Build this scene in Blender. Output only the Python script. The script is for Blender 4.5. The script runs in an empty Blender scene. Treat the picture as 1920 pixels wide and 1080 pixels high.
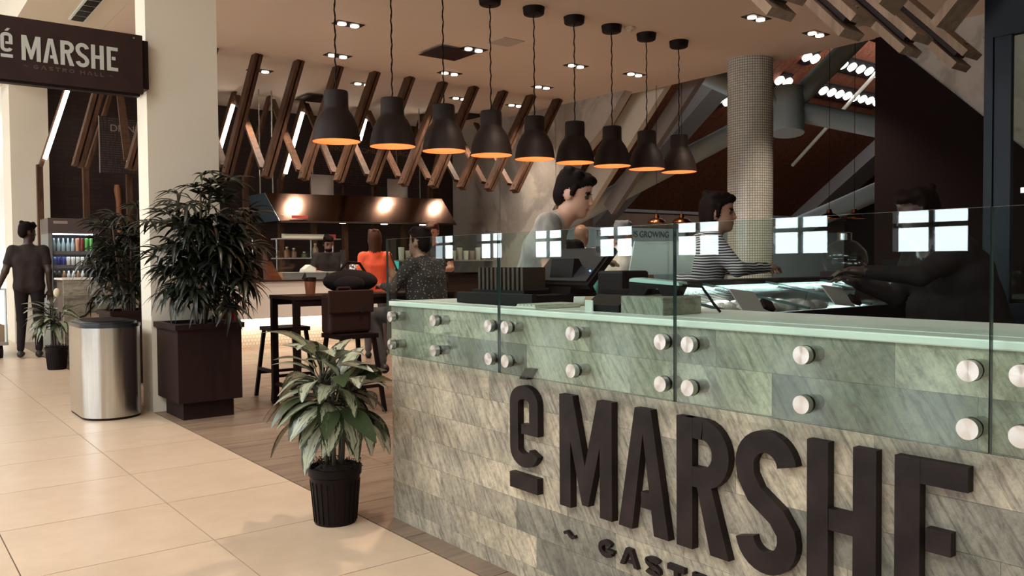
import bpy, bmesh, math, random
import numpy as np
from mathutils import Vector, Matrix

# ------------------------------------------------------------------ camera, world, light, exposure
scene = bpy.context.scene
C = scene.collection
cam_data = bpy.data.cameras.new('camera'); cam = bpy.data.objects.new('camera', cam_data); C.objects.link(cam)
cam_data.sensor_width = 36.0; cam_data.lens = 1567.556 / 1920 * 36; cam_data.clip_start = 0.05; cam_data.clip_end = 200
_y, _p, _r = math.radians(37.7302), math.radians(1.78144), math.radians(-0.46851)
fw = Vector((math.sin(_y) * math.cos(_p), math.cos(_y) * math.cos(_p), -math.sin(_p)))
r0 = Vector((math.cos(_y), -math.sin(_y), 0)); u0 = r0.cross(fw)
rt = r0 * math.cos(_r) + u0 * math.sin(_r); up = -r0 * math.sin(_r) + u0 * math.cos(_r)
M = Matrix((rt, up, -fw)).transposed().to_4x4(); M.translation = Vector((0, 0, 1.2)); cam.matrix_world = M
scene.camera = cam

world = bpy.data.worlds.new('World'); scene.world = world; world.use_nodes = True
bg = world.node_tree.nodes['Background']; bg.inputs[0].default_value = (0.80, 0.93, 1.0, 1); bg.inputs[1].default_value = 6.0
scene.view_settings.view_transform = 'Standard'; scene.view_settings.look = 'None'
scene.view_settings.gamma = 1.0; scene.view_settings.use_curve_mapping = False
scene.view_settings.exposure = 0.0

def area_light(name, loc, rot, sx, sy, power, color):
    d = bpy.data.lights.new(name, 'AREA'); d.shape = 'RECTANGLE'; d.size = sx; d.size_y = sy; d.energy = power; d.color = color
    o = bpy.data.objects.new(name, d); C.objects.link(o); o.location = loc; o.rotation_euler = rot
    return o
R = math.radians
# daylight through the roof lights of the concourse and through its window wall
for i, yy in enumerate((-3.0, 3.0, 9.0, 15.0)):
    area_light('skylight', (-3.2, yy, 5.44), (0, 0, 0), 3.6, 3.6, 160, (1.0, 0.90, 0.78))
area_light('window_daylight', (-10.6, 9.0, 2.2), (0, R(-90), 0), 2.6, 26, 2700, (0.90, 0.97, 1.0))
area_light('atrium_wall_fill', (22.0, 13.0, 7.3), (R(45), 0, 0), 12, 1.5, 260, (0.93, 0.98, 1.0))  # unseen fill lamp added under the closed roof to brighten the far wall

rnd = random.Random(7)
ORD = ['first', 'second', 'third', 'fourth', 'fifth', 'sixth', 'seventh', 'eighth', 'ninth', 'tenth', 'eleventh', 'twelfth', 'thirteenth', 'fourteenth']

# ------------------------------------------------------------------ materials
MATS = {}
class NT:
    def __init__(s, name):
        s.m = bpy.data.materials.new(name); s.m.use_nodes = True
        s.t = s.m.node_tree; s.n = s.t.nodes; s.b = s.n['Principled BSDF']
    def node(s, kind, **kw):
        n = s.n.new(kind)
        for k, v in kw.items():
            if k in n.inputs: n.inputs[k].default_value = v
            else: setattr(n, k, v)
        return n
    def link(s, a, b): s.t.links.new(a, b)
    def ramp(s, fac, stops):
        r = s.n.new('ShaderNodeValToRGB'); e = r.color_ramp.elements
        while len(e) < len(stops): e.new(0.5)
        for i, (p, c) in enumerate(stops): e[i].position = p; e[i].color = (*c, 1)
        s.link(fac, r.inputs[0]); return r.outputs[0]
    def mix(s, fac, a, b, mode='MIX'):
        m = s.n.new('ShaderNodeMix'); m.data_type = 'RGBA'; m.blend_type = mode
        for sock, v in ((m.inputs[0], fac), (m.inputs[6], a), (m.inputs[7], b)):
            if hasattr(v, 'links'): s.link(v, sock)
            elif isinstance(v, tuple): sock.default_value = (*v, 1) if len(v) == 3 else v
            else: sock.default_value = v
        return m.outputs[2]
    def noise(s, scale, detail=4, rough=0.55, vec=None, dist=0.0):
        n = s.node('ShaderNodeTexNoise'); n.inputs['Scale'].default_value = scale; n.inputs['Detail'].default_value = detail
        n.inputs['Roughness'].default_value = rough; n.inputs['Distortion'].default_value = dist
        if vec is not None: s.link(vec, n.inputs['Vector'])
        return n.outputs['Fac']
    def coords(s, kind='Object', scale=(1, 1, 1), rot=(0, 0, 0), rand=0.0):
        tc = s.n.new('ShaderNodeTexCoord'); mp = s.n.new('ShaderNodeMapping'); mp.inputs['Scale'].default_value = scale; mp.inputs['Rotation'].default_value = rot
        s.link(tc.outputs[kind], mp.inputs['Vector'])
        if rand:
            oi = s.n.new('ShaderNodeObjectInfo'); mu = s.node('ShaderNodeMath', operation='MULTIPLY'); s.link(oi.outputs['Random'], mu.inputs[0]); mu.inputs[1].default_value = rand
            s.link(mu.outputs[0], mp.inputs['Location'])
        return mp.outputs[0]
    def rand(s):
        return s.n.new('ShaderNodeObjectInfo').outputs['Random']
    def col(s, v):
        if hasattr(v, 'links'): s.link(v, s.b.inputs['Base Color'])
        else: s.b.inputs['Base Color'].default_value = (*v, 1)
    def bump(s, h, strength=0.3, dist=0.01):
        b = s.n.new('ShaderNodeBump'); b.inputs['Strength'].default_value = strength; b.inputs['Distance'].default_value = dist
        s.link(h, b.inputs['Height']); s.link(b.outputs[0], s.b.inputs['Normal'])
def plain(name, col, rough=0.5, metal=0.0, spec=0.5, emit=None, es=0.0):
    if name in MATS: return MATS[name]
    t = NT(name); t.col(col); t.b.inputs['Roughness'].default_value = rough; t.b.inputs['Metallic'].default_value = metal
    t.b.inputs['Specular IOR Level'].default_value = spec
    if emit: t.b.inputs['Emission Color'].default_value = (*emit, 1); t.b.inputs['Emission Strength'].default_value = es
    MATS[name] = t.m; return t.m
def mottled(name, c1, c2, scale=3, rough=0.6, metal=0.0, stretch=(1, 1, 1), bump=0.0, randamt=0.0, detail=5, kind='Object', spec=0.5):
    if name in MATS: return MATS[name]
    t = NT(name); v = t.coords(kind, stretch, rand=randamt); f = t.noise(scale, detail, vec=v)
    t.col(t.ramp(f, [(0.3, c1), (0.7, c2)])); t.b.inputs['Roughness'].default_value = rough; t.b.inputs['Metallic'].default_value = metal
    t.b.inputs['Specular IOR Level'].default_value = spec
    if bump: t.bump(f, bump)
    MATS[name] = t.m; return t.m
def stone_mat():
    t = NT('slate_tile'); v = t.coords('Object', (1, 1, 1), rand=40.0)
    f1 = t.noise(2.2, 6, 0.6, v, 1.2); f2 = t.noise(55, 6, 0.75, v); v2 = t.coords('Object', (1, 1, 1), (R(-58), 0, 0), rand=17.0); mp = t.n.new('ShaderNodeMapping'); mp.inputs['Scale'].default_value = (1, 1.6, 11); t.link(v2, mp.inputs['Vector']); f3 = t.noise(4, 8, 0.72, mp.outputs[0], 0.9)
    base = t.ramp(f1, [(0.25, (0.17, 0.155, 0.132)), (0.5, (0.33, 0.30, 0.25)), (0.75, (0.52, 0.465, 0.385))])
    vein = t.ramp(f3, [(0.36, (0.36, 0.35, 0.33)), (0.50, (0.95, 0.95, 0.94)), (0.68, (1.35, 1.28, 1.18))])
    c = t.mix(0.85, base, vein, 'MULTIPLY')
    rv = t.ramp(t.rand(), [(0.0, (0.62, 0.64, 0.62)), (0.5, (1.0, 0.98, 0.92)), (1.0, (1.25, 1.18, 1.05))])
    c = t.mix(1.0, c, rv, 'MULTIPLY'); sp = t.ramp(f2, [(0.38, (0.55, 0.55, 0.55)), (0.55, (1, 1, 1))]); c = t.mix(0.6, c, sp, 'MULTIPLY')
    t.col(c); t.b.inputs['Roughness'].default_value = 0.55; t.bump(f2, 0.25, 0.004); return t.m
def floor_tile_mat():
    t = NT('travertine_tile'); v = t.coords('Object', (1, 1, 1), rand=30.0); f = t.noise(1.6, 5, 0.6, v); f2 = t.noise(9, 5, 0.6, v)
    c = t.ramp(f, [(0.3, (0.54, 0.395, 0.275)), (0.7, (0.62, 0.465, 0.335))]); c = t.mix(0.25, c, t.ramp(f2, [(0.35, (0.49, 0.355, 0.245)), (0.65, (0.65, 0.50, 0.365))]))
    t.col(c); t.b.inputs['Roughness'].default_value = 0.30; t.b.inputs['Specular IOR Level'].default_value = 0.4; return t.m
def plank_floor_mat():
    t = NT('wood_look_tile'); v = t.coords('Object', (0.7, 6, 1), rand=30.0); f = t.noise(2.5, 6, 0.6, v, 0.6)
    c = t.ramp(f, [(0.25, (0.13, 0.085, 0.06)), (0.6, (0.27, 0.19, 0.135)), (0.8, (0.36, 0.26, 0.19))])
    rv = t.ramp(t.rand(), [(0, (0.85, 0.85, 0.85)), (1, (1.1, 1.08, 1.05))]); t.col(t.mix(1.0, c, rv, 'MULTIPLY'))
    t.b.inputs['Roughness'].default_value = 0.38; return t.m
def beam_wood_mat(name, a, b):
    t = NT(name); v = t.coords('Object', (3, 3, 0.35), rand=20.0); f = t.noise(5, 5, 0.6, v, 0.8)
    t.col(t.ramp(f, [(0.3, a), (0.7, b)])); t.b.inputs['Roughness'].default_value = 0.65; t.b.inputs['Specular IOR Level'].default_value = 0.12; return t.m
def stucco_mat():
    t = NT('stucco_wall'); v = t.coords('Object'); f = t.noise(0.55, 7, 0.6, v, 0.6); g = t.noise(14, 4, 0.6, v)
    c = t.ramp(f, [(0.40, (0.27, 0.235, 0.205)), (0.47, (0.33, 0.29, 0.255)), (0.50, (0.47, 0.42, 0.365)), (0.58, (0.52, 0.47, 0.41)), (0.62, (0.43, 0.38, 0.33))])
    c = t.mix(0.15, c, t.ramp(g, [(0.3, (0.3, 0.27, 0.24)), (0.7, (0.6, 0.55, 0.5))])); t.col(c); t.b.inputs['Roughness'].default_value = 0.75; t.bump(g, 0.1); return t.m
def mosaic_mat():
    t = NT('mosaic_tile'); v = t.coords('Object'); br = t.n.new('ShaderNodeTexBrick'); br.offset = 0; br.inputs['Scale'].default_value = 1
    br.inputs['Brick Width'].default_value = 0.036; br.inputs['Row Height'].default_value = 0.036; br.inputs['Mortar Size'].default_value = 0.005
    br.inputs['Color1'].default_value = (0.62, 0.62, 0.55, 1); br.inputs['Color2'].default_value = (0.52, 0.53, 0.47, 1); br.inputs['Mortar'].default_value = (0.22, 0.20, 0.17, 1)
    uv = t.n.new('ShaderNodeUVMap'); t.link(uv.outputs[0], br.inputs['Vector']); t.col(br.outputs['Color']); t.b.inputs['Roughness'].default_value = 0.22; return t.m
def brick_mat(name, c1, c2, mortar, w, h):
    t = NT(name); v = t.coords('Object', (1, 1, 1), (R(90), 0, 0)); br = t.n.new('ShaderNodeTexBrick'); br.inputs['Scale'].default_value = 1
    br.inputs['Brick Width'].default_value = w; br.inputs['Row Height'].default_value = h; br.inputs['Mortar Size'].default_value = 0.006
    br.inputs['Color1'].default_value = (*c1, 1); br.inputs['Color2'].default_value = (*c2, 1); br.inputs['Mortar'].default_value = (*mortar, 1)
    t.link(v, br.inputs['Vector']); t.col(br.outputs['Color']); t.b.inputs['Roughness'].default_value = 0.5; return t.m
def glass_mat(name, tint, ior=1.5, rough=0.0):
    t = NT(name); t.n.remove(t.b); tr = t.n.new('ShaderNodeBsdfTransparent'); tr.inputs[0].default_value = (*tint, 1)
    gl = t.n.new('ShaderNodeBsdfGlossy'); gl.inputs['Roughness'].default_value = rough; lw = t.n.new('ShaderNodeLayerWeight'); lw.inputs[0].default_value = 0.5
    pw = t.node('ShaderNodeMath', operation='POWER'); t.link(lw.outputs['Facing'], pw.inputs[0]); pw.inputs[1].default_value = 5.0
    fr = t.node('ShaderNodeMath', operation='MULTIPLY_ADD'); t.link(pw.outputs[0], fr.inputs[0]); fr.inputs[1].default_value = 0.96; fr.inputs[2].default_value = 0.04
    mx = t.n.new('ShaderNodeMixShader'); t.link(fr.outputs[0], mx.inputs[0]); t.link(tr.outputs[0], mx.inputs[1]); t.link(gl.outputs[0], mx.inputs[2])
    t.link(mx.outputs[0], t.n['Material Output'].inputs[0]); MATS[name] = t.m; return t.m
def cap_mat():
    t = NT('spun_steel'); t.col((0.60, 0.57, 0.54)); t.b.inputs['Metallic'].default_value = 1.0; t.b.inputs['Roughness'].default_value = 0.30; t.b.inputs['Anisotropic'].default_value = 0.9
    tn = t.n.new('ShaderNodeTangent'); tn.direction_type = 'RADIAL'; tn.axis = 'X'; t.link(tn.outputs[0], t.b.inputs['Tangent']); return t.m
def leaf_mat(name, dark, light, amount):
    t = NT(name); uv = t.n.new('ShaderNodeUVMap'); sp = t.n.new('ShaderNodeSeparateXYZ'); t.link(uv.outputs[0], sp.inputs[0])
    a = t.node('ShaderNodeMath', operation='ABSOLUTE'); s = t.node('ShaderNodeMath', operation='SUBTRACT'); t.link(sp.outputs[0], s.inputs[0]); s.inputs[1].default_value = 0.5; t.link(s.outputs[0], a.inputs[0])
    v = t.coords('UV', (5, 2.2, 1), rand=25.0); f = t.noise(2.6, 3, 0.6, v, 0.5)
    ad = t.node('ShaderNodeMath', operation='MULTIPLY_ADD'); t.link(a.outputs[0], ad.inputs[0]); ad.inputs[1].default_value = -0.75; t.link(f, ad.inputs[2])
    c = t.ramp(ad.outputs[0], [(amount, dark), (amount + 0.07, light)])
    mid = t.ramp(a.outputs[0], [(0.02, (0.5, 0.55, 0.4)), (0.05, (1, 1, 1))]); c = t.mix(0.7, c, mid, 'MULTIPLY')
    t.col(c); t.b.inputs['Roughness'].default_value = 0.35; t.b.inputs['Specular IOR Level'].default_value = 0.45; return t.m
def stripes_mat():
    t = NT('striped_knit'); v = t.coords('Object'); w = t.n.new('ShaderNodeTexWave'); w.wave_type = 'BANDS'; w.bands_direction = 'Z'; w.inputs['Scale'].default_value = 19
    w.inputs['Distortion'].default_value = 3.0; w.inputs['Detail'].default_value = 1.0; w.inputs['Detail Scale'].default_value = 0.45; t.link(v, w.inputs['Vector'])
    t.col(t.ramp(w.outputs['Fac'], [(0.52, (0.035, 0.022, 0.04)), (0.62, (0.62, 0.56, 0.55))])); t.b.inputs['Roughness'].default_value = 0.85; return t.m
def cloth(name, c, fold=0.35):
    if name in MATS: return MATS[name]
    t = NT(name); v = t.coords('Object', (1, 1, 0.5)); f = t.noise(14, 3, 0.5, v, 0.6)
    t.col(t.mix(fold, c, t.ramp(f, [(0.35, tuple(x * 0.55 for x in c)), (0.65, tuple(min(1, x * 1.3) for x in c))]))); t.b.inputs['Roughness'].default_value = 0.85
    t.b.inputs['Specular IOR Level'].default_value = 0.2; t.bump(f, 0.35, 0.02); MATS[name] = t.m; return t.m
def speckle_mat():
    t = NT('speckled_shirt'); v = t.coords('Object'); n = t.n.new('ShaderNodeTexVoronoi'); n.inputs['Scale'].default_value = 45; t.link(v, n.inputs['Vector'])
    t.col(t.ramp(n.outputs['Distance'], [(0.20, (0.30, 0.24, 0.22)), (0.27, (0.022, 0.014, 0.014))])); t.b.inputs['Roughness'].default_value = 0.85; return t.m
def lines_mat(name, base, ink, scale):
    t = NT(name); v = t.coords('Object'); w = t.n.new('ShaderNodeTexWave'); w.bands_direction = 'Z'; w.inputs['Scale'].default_value = scale; t.link(v, w.inputs['Vector'])
    f = t.noise(6, 2, 0.5, t.coords('Object', (6, 1, 1))); a = t.ramp(w.outputs['Fac'], [(0.72, (0, 0, 0)), (0.8, (1, 1, 1))]); b = t.ramp(f, [(0.42, (0, 0, 0)), (0.5, (1, 1, 1))])
    k = t.mix(1.0, a, b, 'MULTIPLY'); t.col(t.mix(k, base, ink)); t.b.inputs['Roughness'].default_value = 0.7; return t.m

STONE = stone_mat(); TRAV = floor_tile_mat(); WOODTILE = plank_floor_mat(); STUCCO = stucco_mat(); MOSAIC = mosaic_mat()
BEAM = beam_wood_mat('oak_beam', (0.05, 0.024, 0.015), (0.125, 0.064, 0.038)); BEAM2 = beam_wood_mat('grey_oak', (0.20, 0.13, 0.09), (0.36, 0.25, 0.18))
REDWOOD = beam_wood_mat('red_cladding', (0.09, 0.026, 0.014), (0.21, 0.068, 0.034))
WHITE = mottled('white_paint', (0.70, 0.63, 0.52), (0.75, 0.68, 0.57), 1.0, 0.7)
CEIL = mottled('ceiling_paint', (0.74, 0.62, 0.525), (0.78, 0.655, 0.555), 0.6, 0.8)
BLACK = plain('black_satin', (0.010, 0.0045, 0.0045), 0.5, spec=0.15); BLACKM = plain('black_matt', (0.012, 0.006, 0.006), 0.8, spec=0.1)
DARK = plain('dark_brown', (0.026, 0.012, 0.010), 0.5, spec=0.2); SHADE = plain('shade_enamel', (0.022, 0.013, 0.011), 0.55, spec=0.25)
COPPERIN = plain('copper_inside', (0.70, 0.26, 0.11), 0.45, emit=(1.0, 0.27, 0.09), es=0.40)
STEEL = mottled('brushed_steel', (0.50, 0.49, 0.47), (0.62, 0.61, 0.58), 3, 0.24, 1.0, stretch=(40, 40, 0.5))
STEELD = plain('polished_steel', (0.46, 0.44, 0.42), 0.22, 1.0); STEELW = mottled('hood_steel', (0.065, 0.038, 0.028), (0.09, 0.053, 0.040), 2, 0.14, 1.0)
BLUEG = plain('blue_grey', (0.05, 0.07, 0.09), 0.5)
PIPE = plain('pipe_paint', (0.70, 0.79, 0.78), 0.4); GREYB = plain('grey_paint', (0.30, 0.26, 0.24), 0.55)
SLAB = mottled('counter_slab', (0.74, 0.71, 0.63), (0.84, 0.81, 0.73), 6, 0.3); GROUT = plain('grout', (0.12, 0.08, 0.06), 0.9)
DGROUT = plain('dark_grout', (0.09, 0.06, 0.045), 0.9); IRON = mottled('rusted_iron', (0.006, 0.003, 0.003), (0.022, 0.013, 0.012), 9, 0.5, 0.0, bump=0.1, spec=0.2)
SIGNB = mottled('sign_board', (0.020, 0.008, 0.007), (0.034, 0.014, 0.012), 5, 0.5, spec=0.3); LETTER = plain('letter_grey', (0.50, 0.51, 0.47), 0.6)
GLASS = glass_mat('teal_glass', (0.87, 0.955, 0.94)); CLEAR = glass_mat('clear_glass', (0.96, 0.98, 0.98)); GEDGE = plain('glass_edge', (0.035, 0.065, 0.065), 0.2)
TUBE = plain('tube_lamp', (1, 1, 1), 0.5, emit=(1.0, 0.86, 0.70), es=9.0); BULB = plain('bulb', (1, 1, 1), 0.5, emit=(1.0, 0.86, 0.66), es=12.0)
SPOT = plain('spot_lens', (1, 1, 1), 0.5, emit=(1.0, 0.97, 0.9), es=4.0)
SOIL = mottled('soil', (0.012, 0.007, 0.006), (0.03, 0.018, 0.013), 30, 0.95); POT = plain('black_pot', (0.008, 0.004, 0.004), 0.45, spec=0.15)
LEAFV = leaf_mat('variegated_leaf', (0.018, 0.028, 0.012), (0.36, 0.37, 0.26), 0.25); LEAFG = leaf_mat('green_leaf', (0.035, 0.05, 0.020), (0.09, 0.12, 0.055), 0.50)
PALM = leaf_mat('palm_leaf', (0.008, 0.011, 0.006), (0.028, 0.032, 0.018), 0.42); CANE = mottled('cane', (0.05, 0.03, 0.018), (0.13, 0.08, 0.045), 20, 0.6)
PLANTER = plain('planter_brown', (0.020, 0.0095, 0.0085), 0.5, spec=0.15)
WPANEL = plain('counter_white', (0.66, 0.60, 0.54), 0.4); TILEW = brick_mat('white_mosaic', (0.80, 0.75, 0.66), (0.84, 0.79, 0.70), (0.62, 0.55, 0.45), 0.05, 0.05)
BBRICK = brick_mat('black_brick', (0.018, 0.008, 0.007), (0.030, 0.013, 0.011), (0.010, 0.005, 0.004), 0.24, 0.07)
SKIN1 = plain('skin_light', (0.50, 0.27, 0.19), 0.5); SKIN2 = plain('skin_dark', (0.045, 0.022, 0.015), 0.45); SKIN3 = plain('skin_tan', (0.30, 0.15, 0.10), 0.5)
HAIRD = plain('hair_dark', (0.008, 0.004, 0.0035), 0.7, spec=0.08); HAIRB = plain('hair_brown', (0.065, 0.028, 0.015), 0.65, spec=0.15); HAIRG = plain('hair_grey', (0.16, 0.17, 0.18), 0.6)
EYE = plain('eye_dark', (0.02, 0.012, 0.01), 0.3); LIP = plain('lip', (0.28, 0.09, 0.07), 0.5); SHOE = plain('shoe_black', (0.015, 0.01, 0.01), 0.5)
JEAN = cloth('grey_jeans', (0.10, 0.09, 0.09)); BPANTS = cloth('black_trousers', (0.014, 0.009, 0.009)); BSHIRT = cloth('dark_shirt', (0.030, 0.020, 0.018))
GREYT = cloth('grey_tshirt', (0.26, 0.24, 0.22), 0.6); ORANGE = cloth('orange_tshirt', (0.85, 0.13, 0.06)); WSHIRT = cloth('white_shirt', (0.72, 0.62, 0.55)); TEALT = cloth('teal_shirt', (0.20, 0.55, 0.48))
SPUN = cap_mat(); STRIPE = stripes_mat(); SPECK = speckle_mat()

# ------------------------------------------------------------------ mesh helpers
class MB:
    def __init__(s): s.v = []; s.f = []; s.m = []; s.uv = {}
    def add(s, vs, fs, mi=0):
        o = len(s.v); s.v += [tuple(p) for p in vs]; s.f += [tuple(i + o for i in f) for f in fs]; s.m += [mi] * len(fs); return s
    def box(s, x0, x1, y0, y1, z0, z1, mi=0):
        return s.add([(x0, y0, z0), (x1, y0, z0), (x1, y1, z0), (x0, y1, z0), (x0, y0, z1), (x1, y0, z1), (x1, y1, z1), (x0, y1, z1)],
                     [(3, 2, 1, 0), (4, 5, 6, 7), (0, 1, 5, 4), (1, 2, 6, 5), (2, 3, 7, 6), (3, 0, 4, 7)], mi)
    def cbox(s, c, d, mi=0): return s.box(c[0] - d[0] / 2, c[0] + d[0] / 2, c[1] - d[1] / 2, c[1] + d[1] / 2, c[2] - d[2] / 2, c[2] + d[2] / 2, mi)
    def bar(s, a, b, w, h, side=(0, 1, 0), mi=0):
        a = Vector(a); b = Vector(b); d = (b - a).normalized(); sd = Vector(side); sd = (sd - d * sd.dot(d)).normalized(); n = d.cross(sd)
        P = [p + sd * (i * w / 2) + n * (j * h / 2) for p in (a, b) for i, j in ((-1, -1), (1, -1), (1, 1), (-1, 1))]
        return s.add(P, [(3, 2, 1, 0), (4, 5, 6, 7), (0, 1, 5, 4), (1, 2, 6, 5), (2, 3, 7, 6), (3, 0, 4, 7)], mi)
    def tube(s, pts, rad, n=10, mi=0, caps=True):
        pts = [Vector(p) for p in pts]; rr = rad if isinstance(rad, (list, tuple)) else [rad] * len(pts); o = len(s.v); prev = None
        for i, p in enumerate(pts):
            d = (pts[min(i + 1, len(pts) - 1)] - pts[max(i - 1, 0)]).normalized()
            if prev is None: a = d.orthogonal().normalized()
            else: a = (prev - d * prev.dot(d)).normalized()
            prev = a; b = d.cross(a)
            for k in range(n): t = 2 * math.pi * k / n; s.v.append(tuple(p + (a * math.cos(t) + b * math.sin(t)) * rr[i]))
        for i in range(len(pts) - 1):
            for k in range(n): s.f.append((o + i * n + k, o + i * n + (k + 1) % n, o + (i + 1) * n + (k + 1) % n, o + (i + 1) * n + k)); s.m.append(mi)
        if caps:
            s.f.append(tuple(o + k for k in reversed(range(n)))); s.m.append(mi); e = o + (len(pts) - 1) * n; s.f.append(tuple(e + k for k in range(n))); s.m.append(mi)
        return s
    def lathe(s, c, prof, n=24, mi=0, caps=True):
        o = len(s.v)
        for r, z in prof:
            for k in range(n): t = 2 * math.pi * k / n; s.v.append((c[0] + r * math.cos(t), c[1] + r * math.sin(t), c[2] + z))
        for i in range(len(prof) - 1):
            for k in range(n): s.f.append((o + i * n + k, o + i * n + (k + 1) % n, o + (i + 1) * n + (k + 1) % n, o + (i + 1) * n + k)); s.m.append(mi)
        if caps:
            s.f.append(tuple(o + k for k in reversed(range(n)))); s.m.append(mi); e = o + (len(prof) - 1) * n; s.f.append(tuple(e + k for k in range(n))); s.m.append(mi)
        return s
    def prism(s, poly, org, sd, td, nd, depth, mi=0):
        org, sd, td, nd = Vector(org), Vector(sd), Vector(td), Vector(nd); n = len(poly)
        A = [org + sd * p[0] + td * p[1] for p in poly]; B = [a + nd * depth for a in A]
        fl = sd.cross(td).dot(nd) < 0
        fs = [tuple(range(n))[::1 if fl else -1], tuple(range(n, 2 * n))[::-1 if fl else 1]]
        for i in range(n): j = (i + 1) % n; q = (i, j, n + j, n + i); fs.append(q[::-1] if fl else q)
        return s.add(A + B, fs, mi)
    def ellipsoid(s, c, r, n=12, m=8, mi=0):
        o = len(s.v); s.v.append((c[0], c[1], c[2] - r[2]))
        for i in range(1, m):
            ph = -math.pi / 2 + math.pi * i / m
            for k in range(n): t = 2 * math.pi * k / n; s.v.append((c[0] + r[0] * math.cos(ph) * math.cos(t), c[1] + r[1] * math.cos(ph) * math.sin(t), c[2] + r[2] * math.sin(ph)))
        s.v.append((c[0], c[1], c[2] + r[2])); e = len(s.v) - 1
        for k in range(n): s.f.append((o, o + 1 + (k + 1) % n, o + 1 + k)); s.m.append(mi); b = o + 1 + (m - 2) * n; s.f.append((e, b + k, b + (k + 1) % n)); s.m.append(mi)
        for i in range(m - 2):
            for k in range(n): a = o + 1 + i * n; s.f.append((a + k, a + (k + 1) % n, a + n + (k + 1) % n, a + n + k)); s.m.append(mi)
        return s
    def mesh(s, name, mats, origin=(0, 0, 0), smooth=False, uvs=None):
        me = bpy.data.meshes.new(name); ox, oy, oz = origin
        me.from_pydata([(x - ox, y - oy, z - oz) for x, y, z in s.v], [], s.f); me.update()
        for m in (mats if isinstance(mats, (list, tuple)) else [mats]): me.materials.append(m)
        me.polygons.foreach_set('material_index', s.m)
        if smooth: me.polygons.foreach_set('use_smooth', [True] * len(me.polygons))
        if uvs is not None:
            l = me.uv_layers.new(name='UVMap'); vi = np.zeros(len(me.loops), dtype=np.int32); me.loops.foreach_get('vertex_index', vi)
            l.data.foreach_set('uv', np.asarray(uvs, dtype=np.float32)[vi].ravel())
        return me
def link(name, me, parent=None, loc=(0, 0, 0)):
    o = bpy.data.objects.new(name, me); C.objects.link(o); o.location = loc
    if parent is not None: o.parent = parent
    return o
def wl(parent):  # accumulated location of an unrotated parent chain
    v = Vector((0, 0, 0))
    while parent is not None: v = v + parent.location; parent = parent.parent
    return v
def part(name, mb, mats, parent=None, smooth=False, centre=True, uvs=None):
    """mesh given in world coordinates; its origin goes to its own middle, under an unrotated parent"""
    P = wl(parent)
    if centre and mb.v:
        a = np.array(mb.v); c = Vector((a.min(0) + a.max(0)) / 2)
    else: c = P
    o = link(name, mb.mesh(name, mats, c, smooth, uvs), parent, c - P)
    if smooth: autosmooth(o)
    return o
def autosmooth(o):
    bm = bmesh.new(); bm.from_mesh(o.data)
    for e in bm.edges:
        if len(e.link_faces) == 2 and e.calc_face_angle(0) > 0.7: e.smooth = False
    bm.to_mesh(o.data); bm.free()
def tag(o, label=None, cat=None, group=None, kind=None):
    if label: o['label'] = label
    if cat: o['category'] = cat
    if group: o['group'] = group
    if kind: o['kind'] = kind
    return o
def empty(name, loc, label=None, cat=None, group=None, rz=0.0, kind=None):
    o = bpy.data.objects.new(name, None); C.objects.link(o); o.location = loc; o.rotation_euler = (0, 0, rz); o.empty_display_size = 0.05
    return tag(o, label, cat, group, kind)
def copy_tree(o, parent=None):
    c = o.copy(); C.objects.link(c); c.parent = parent
    for ch in list(o.children): copy_tree(ch, c)
    return c
def structure(name, mb, mats, parent=None, smooth=False, **k):
    o = part(name, mb, mats, parent, smooth, **k)
    if parent is None: o['kind'] = 'structure'
    return o
def bevel(o, w=0.006, seg=2):
    m = o.modifiers.new('edge', 'BEVEL'); m.width = w; m.segments = seg; m.limit_method = 'ANGLE'; return o
ZC = 4.12

# ------------------------------------------------------------------ setting: floors
fl = structure('floor', MB().box(-10, 1.83, -8, 24, -0.12, -0.010), GROUT)
joint_y = [3.652 + 0.7265 * k for k in range(-5, 17)]
tile_cols = [(-0.277, 0.448), (0.448, 1.174), (1.174, 1.832)]
cache = {}
def tile(name, x0, x1, y0, y1, z0, z1, mats, parent, gap=0.0026, axis=None):
    key = (name, round(x1 - x0, 3), round(y1 - y0, 3), round(z1 - z0, 3))
    c = Vector(((x0 + x1) / 2, (y0 + y1) / 2, (z0 + z1) / 2))
    if key not in cache:
        hx, hy, hz = (x1 - x0) / 2, (y1 - y0) / 2, (z1 - z0) / 2
        gx, gy, gz = (gap if axis != 'x' else 0), (gap if axis != 'y' else 0), (gap if axis != 'z' else 0)
        cache[key] = MB().box(-hx + gx, hx - gx, -hy + gy, hy - gy, -hz + gz, hz - gz).mesh(name, mats)
    return link(name, cache[key], parent, c - wl(parent))
for x0, x1 in tile_cols:
    for a, b in zip(joint_y, joint_y[1:]): tile('tile', x0, x1, a, b, -0.012, 0.0, TRAV, fl, axis='z')
rest = MB()
xs = [-0.277 - 0.7265 * k for k in range(14)]
for xa, xb in zip(xs[1:], xs):
    for k in range(-10, 28): rest.box(max(xa, -10) + 0.002, xb - 0.002, 3.652 + 0.7265 * k + 0.002, 3.652 + 0.7265 * (k + 1) - 0.002, -0.012, 0)
for x0, x1 in tile_cols:
    for k in list(range(-10, -5)) + list(range(16, 28)): rest.box(x0 + 0.002, x1 - 0.002, 3.652 + 0.7265 * k + 0.002, 3.652 + 0.7265 * (k + 1) - 0.002, -0.012, 0)
o = part('tile_field', rest, TRAV, fl); o['kind'] = 'stuff'
fh = structure('floor_hall', MB().box(1.832, 34, -4, 20.2, -0.12, -0.010), DGROUT)
far = MB()
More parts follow.
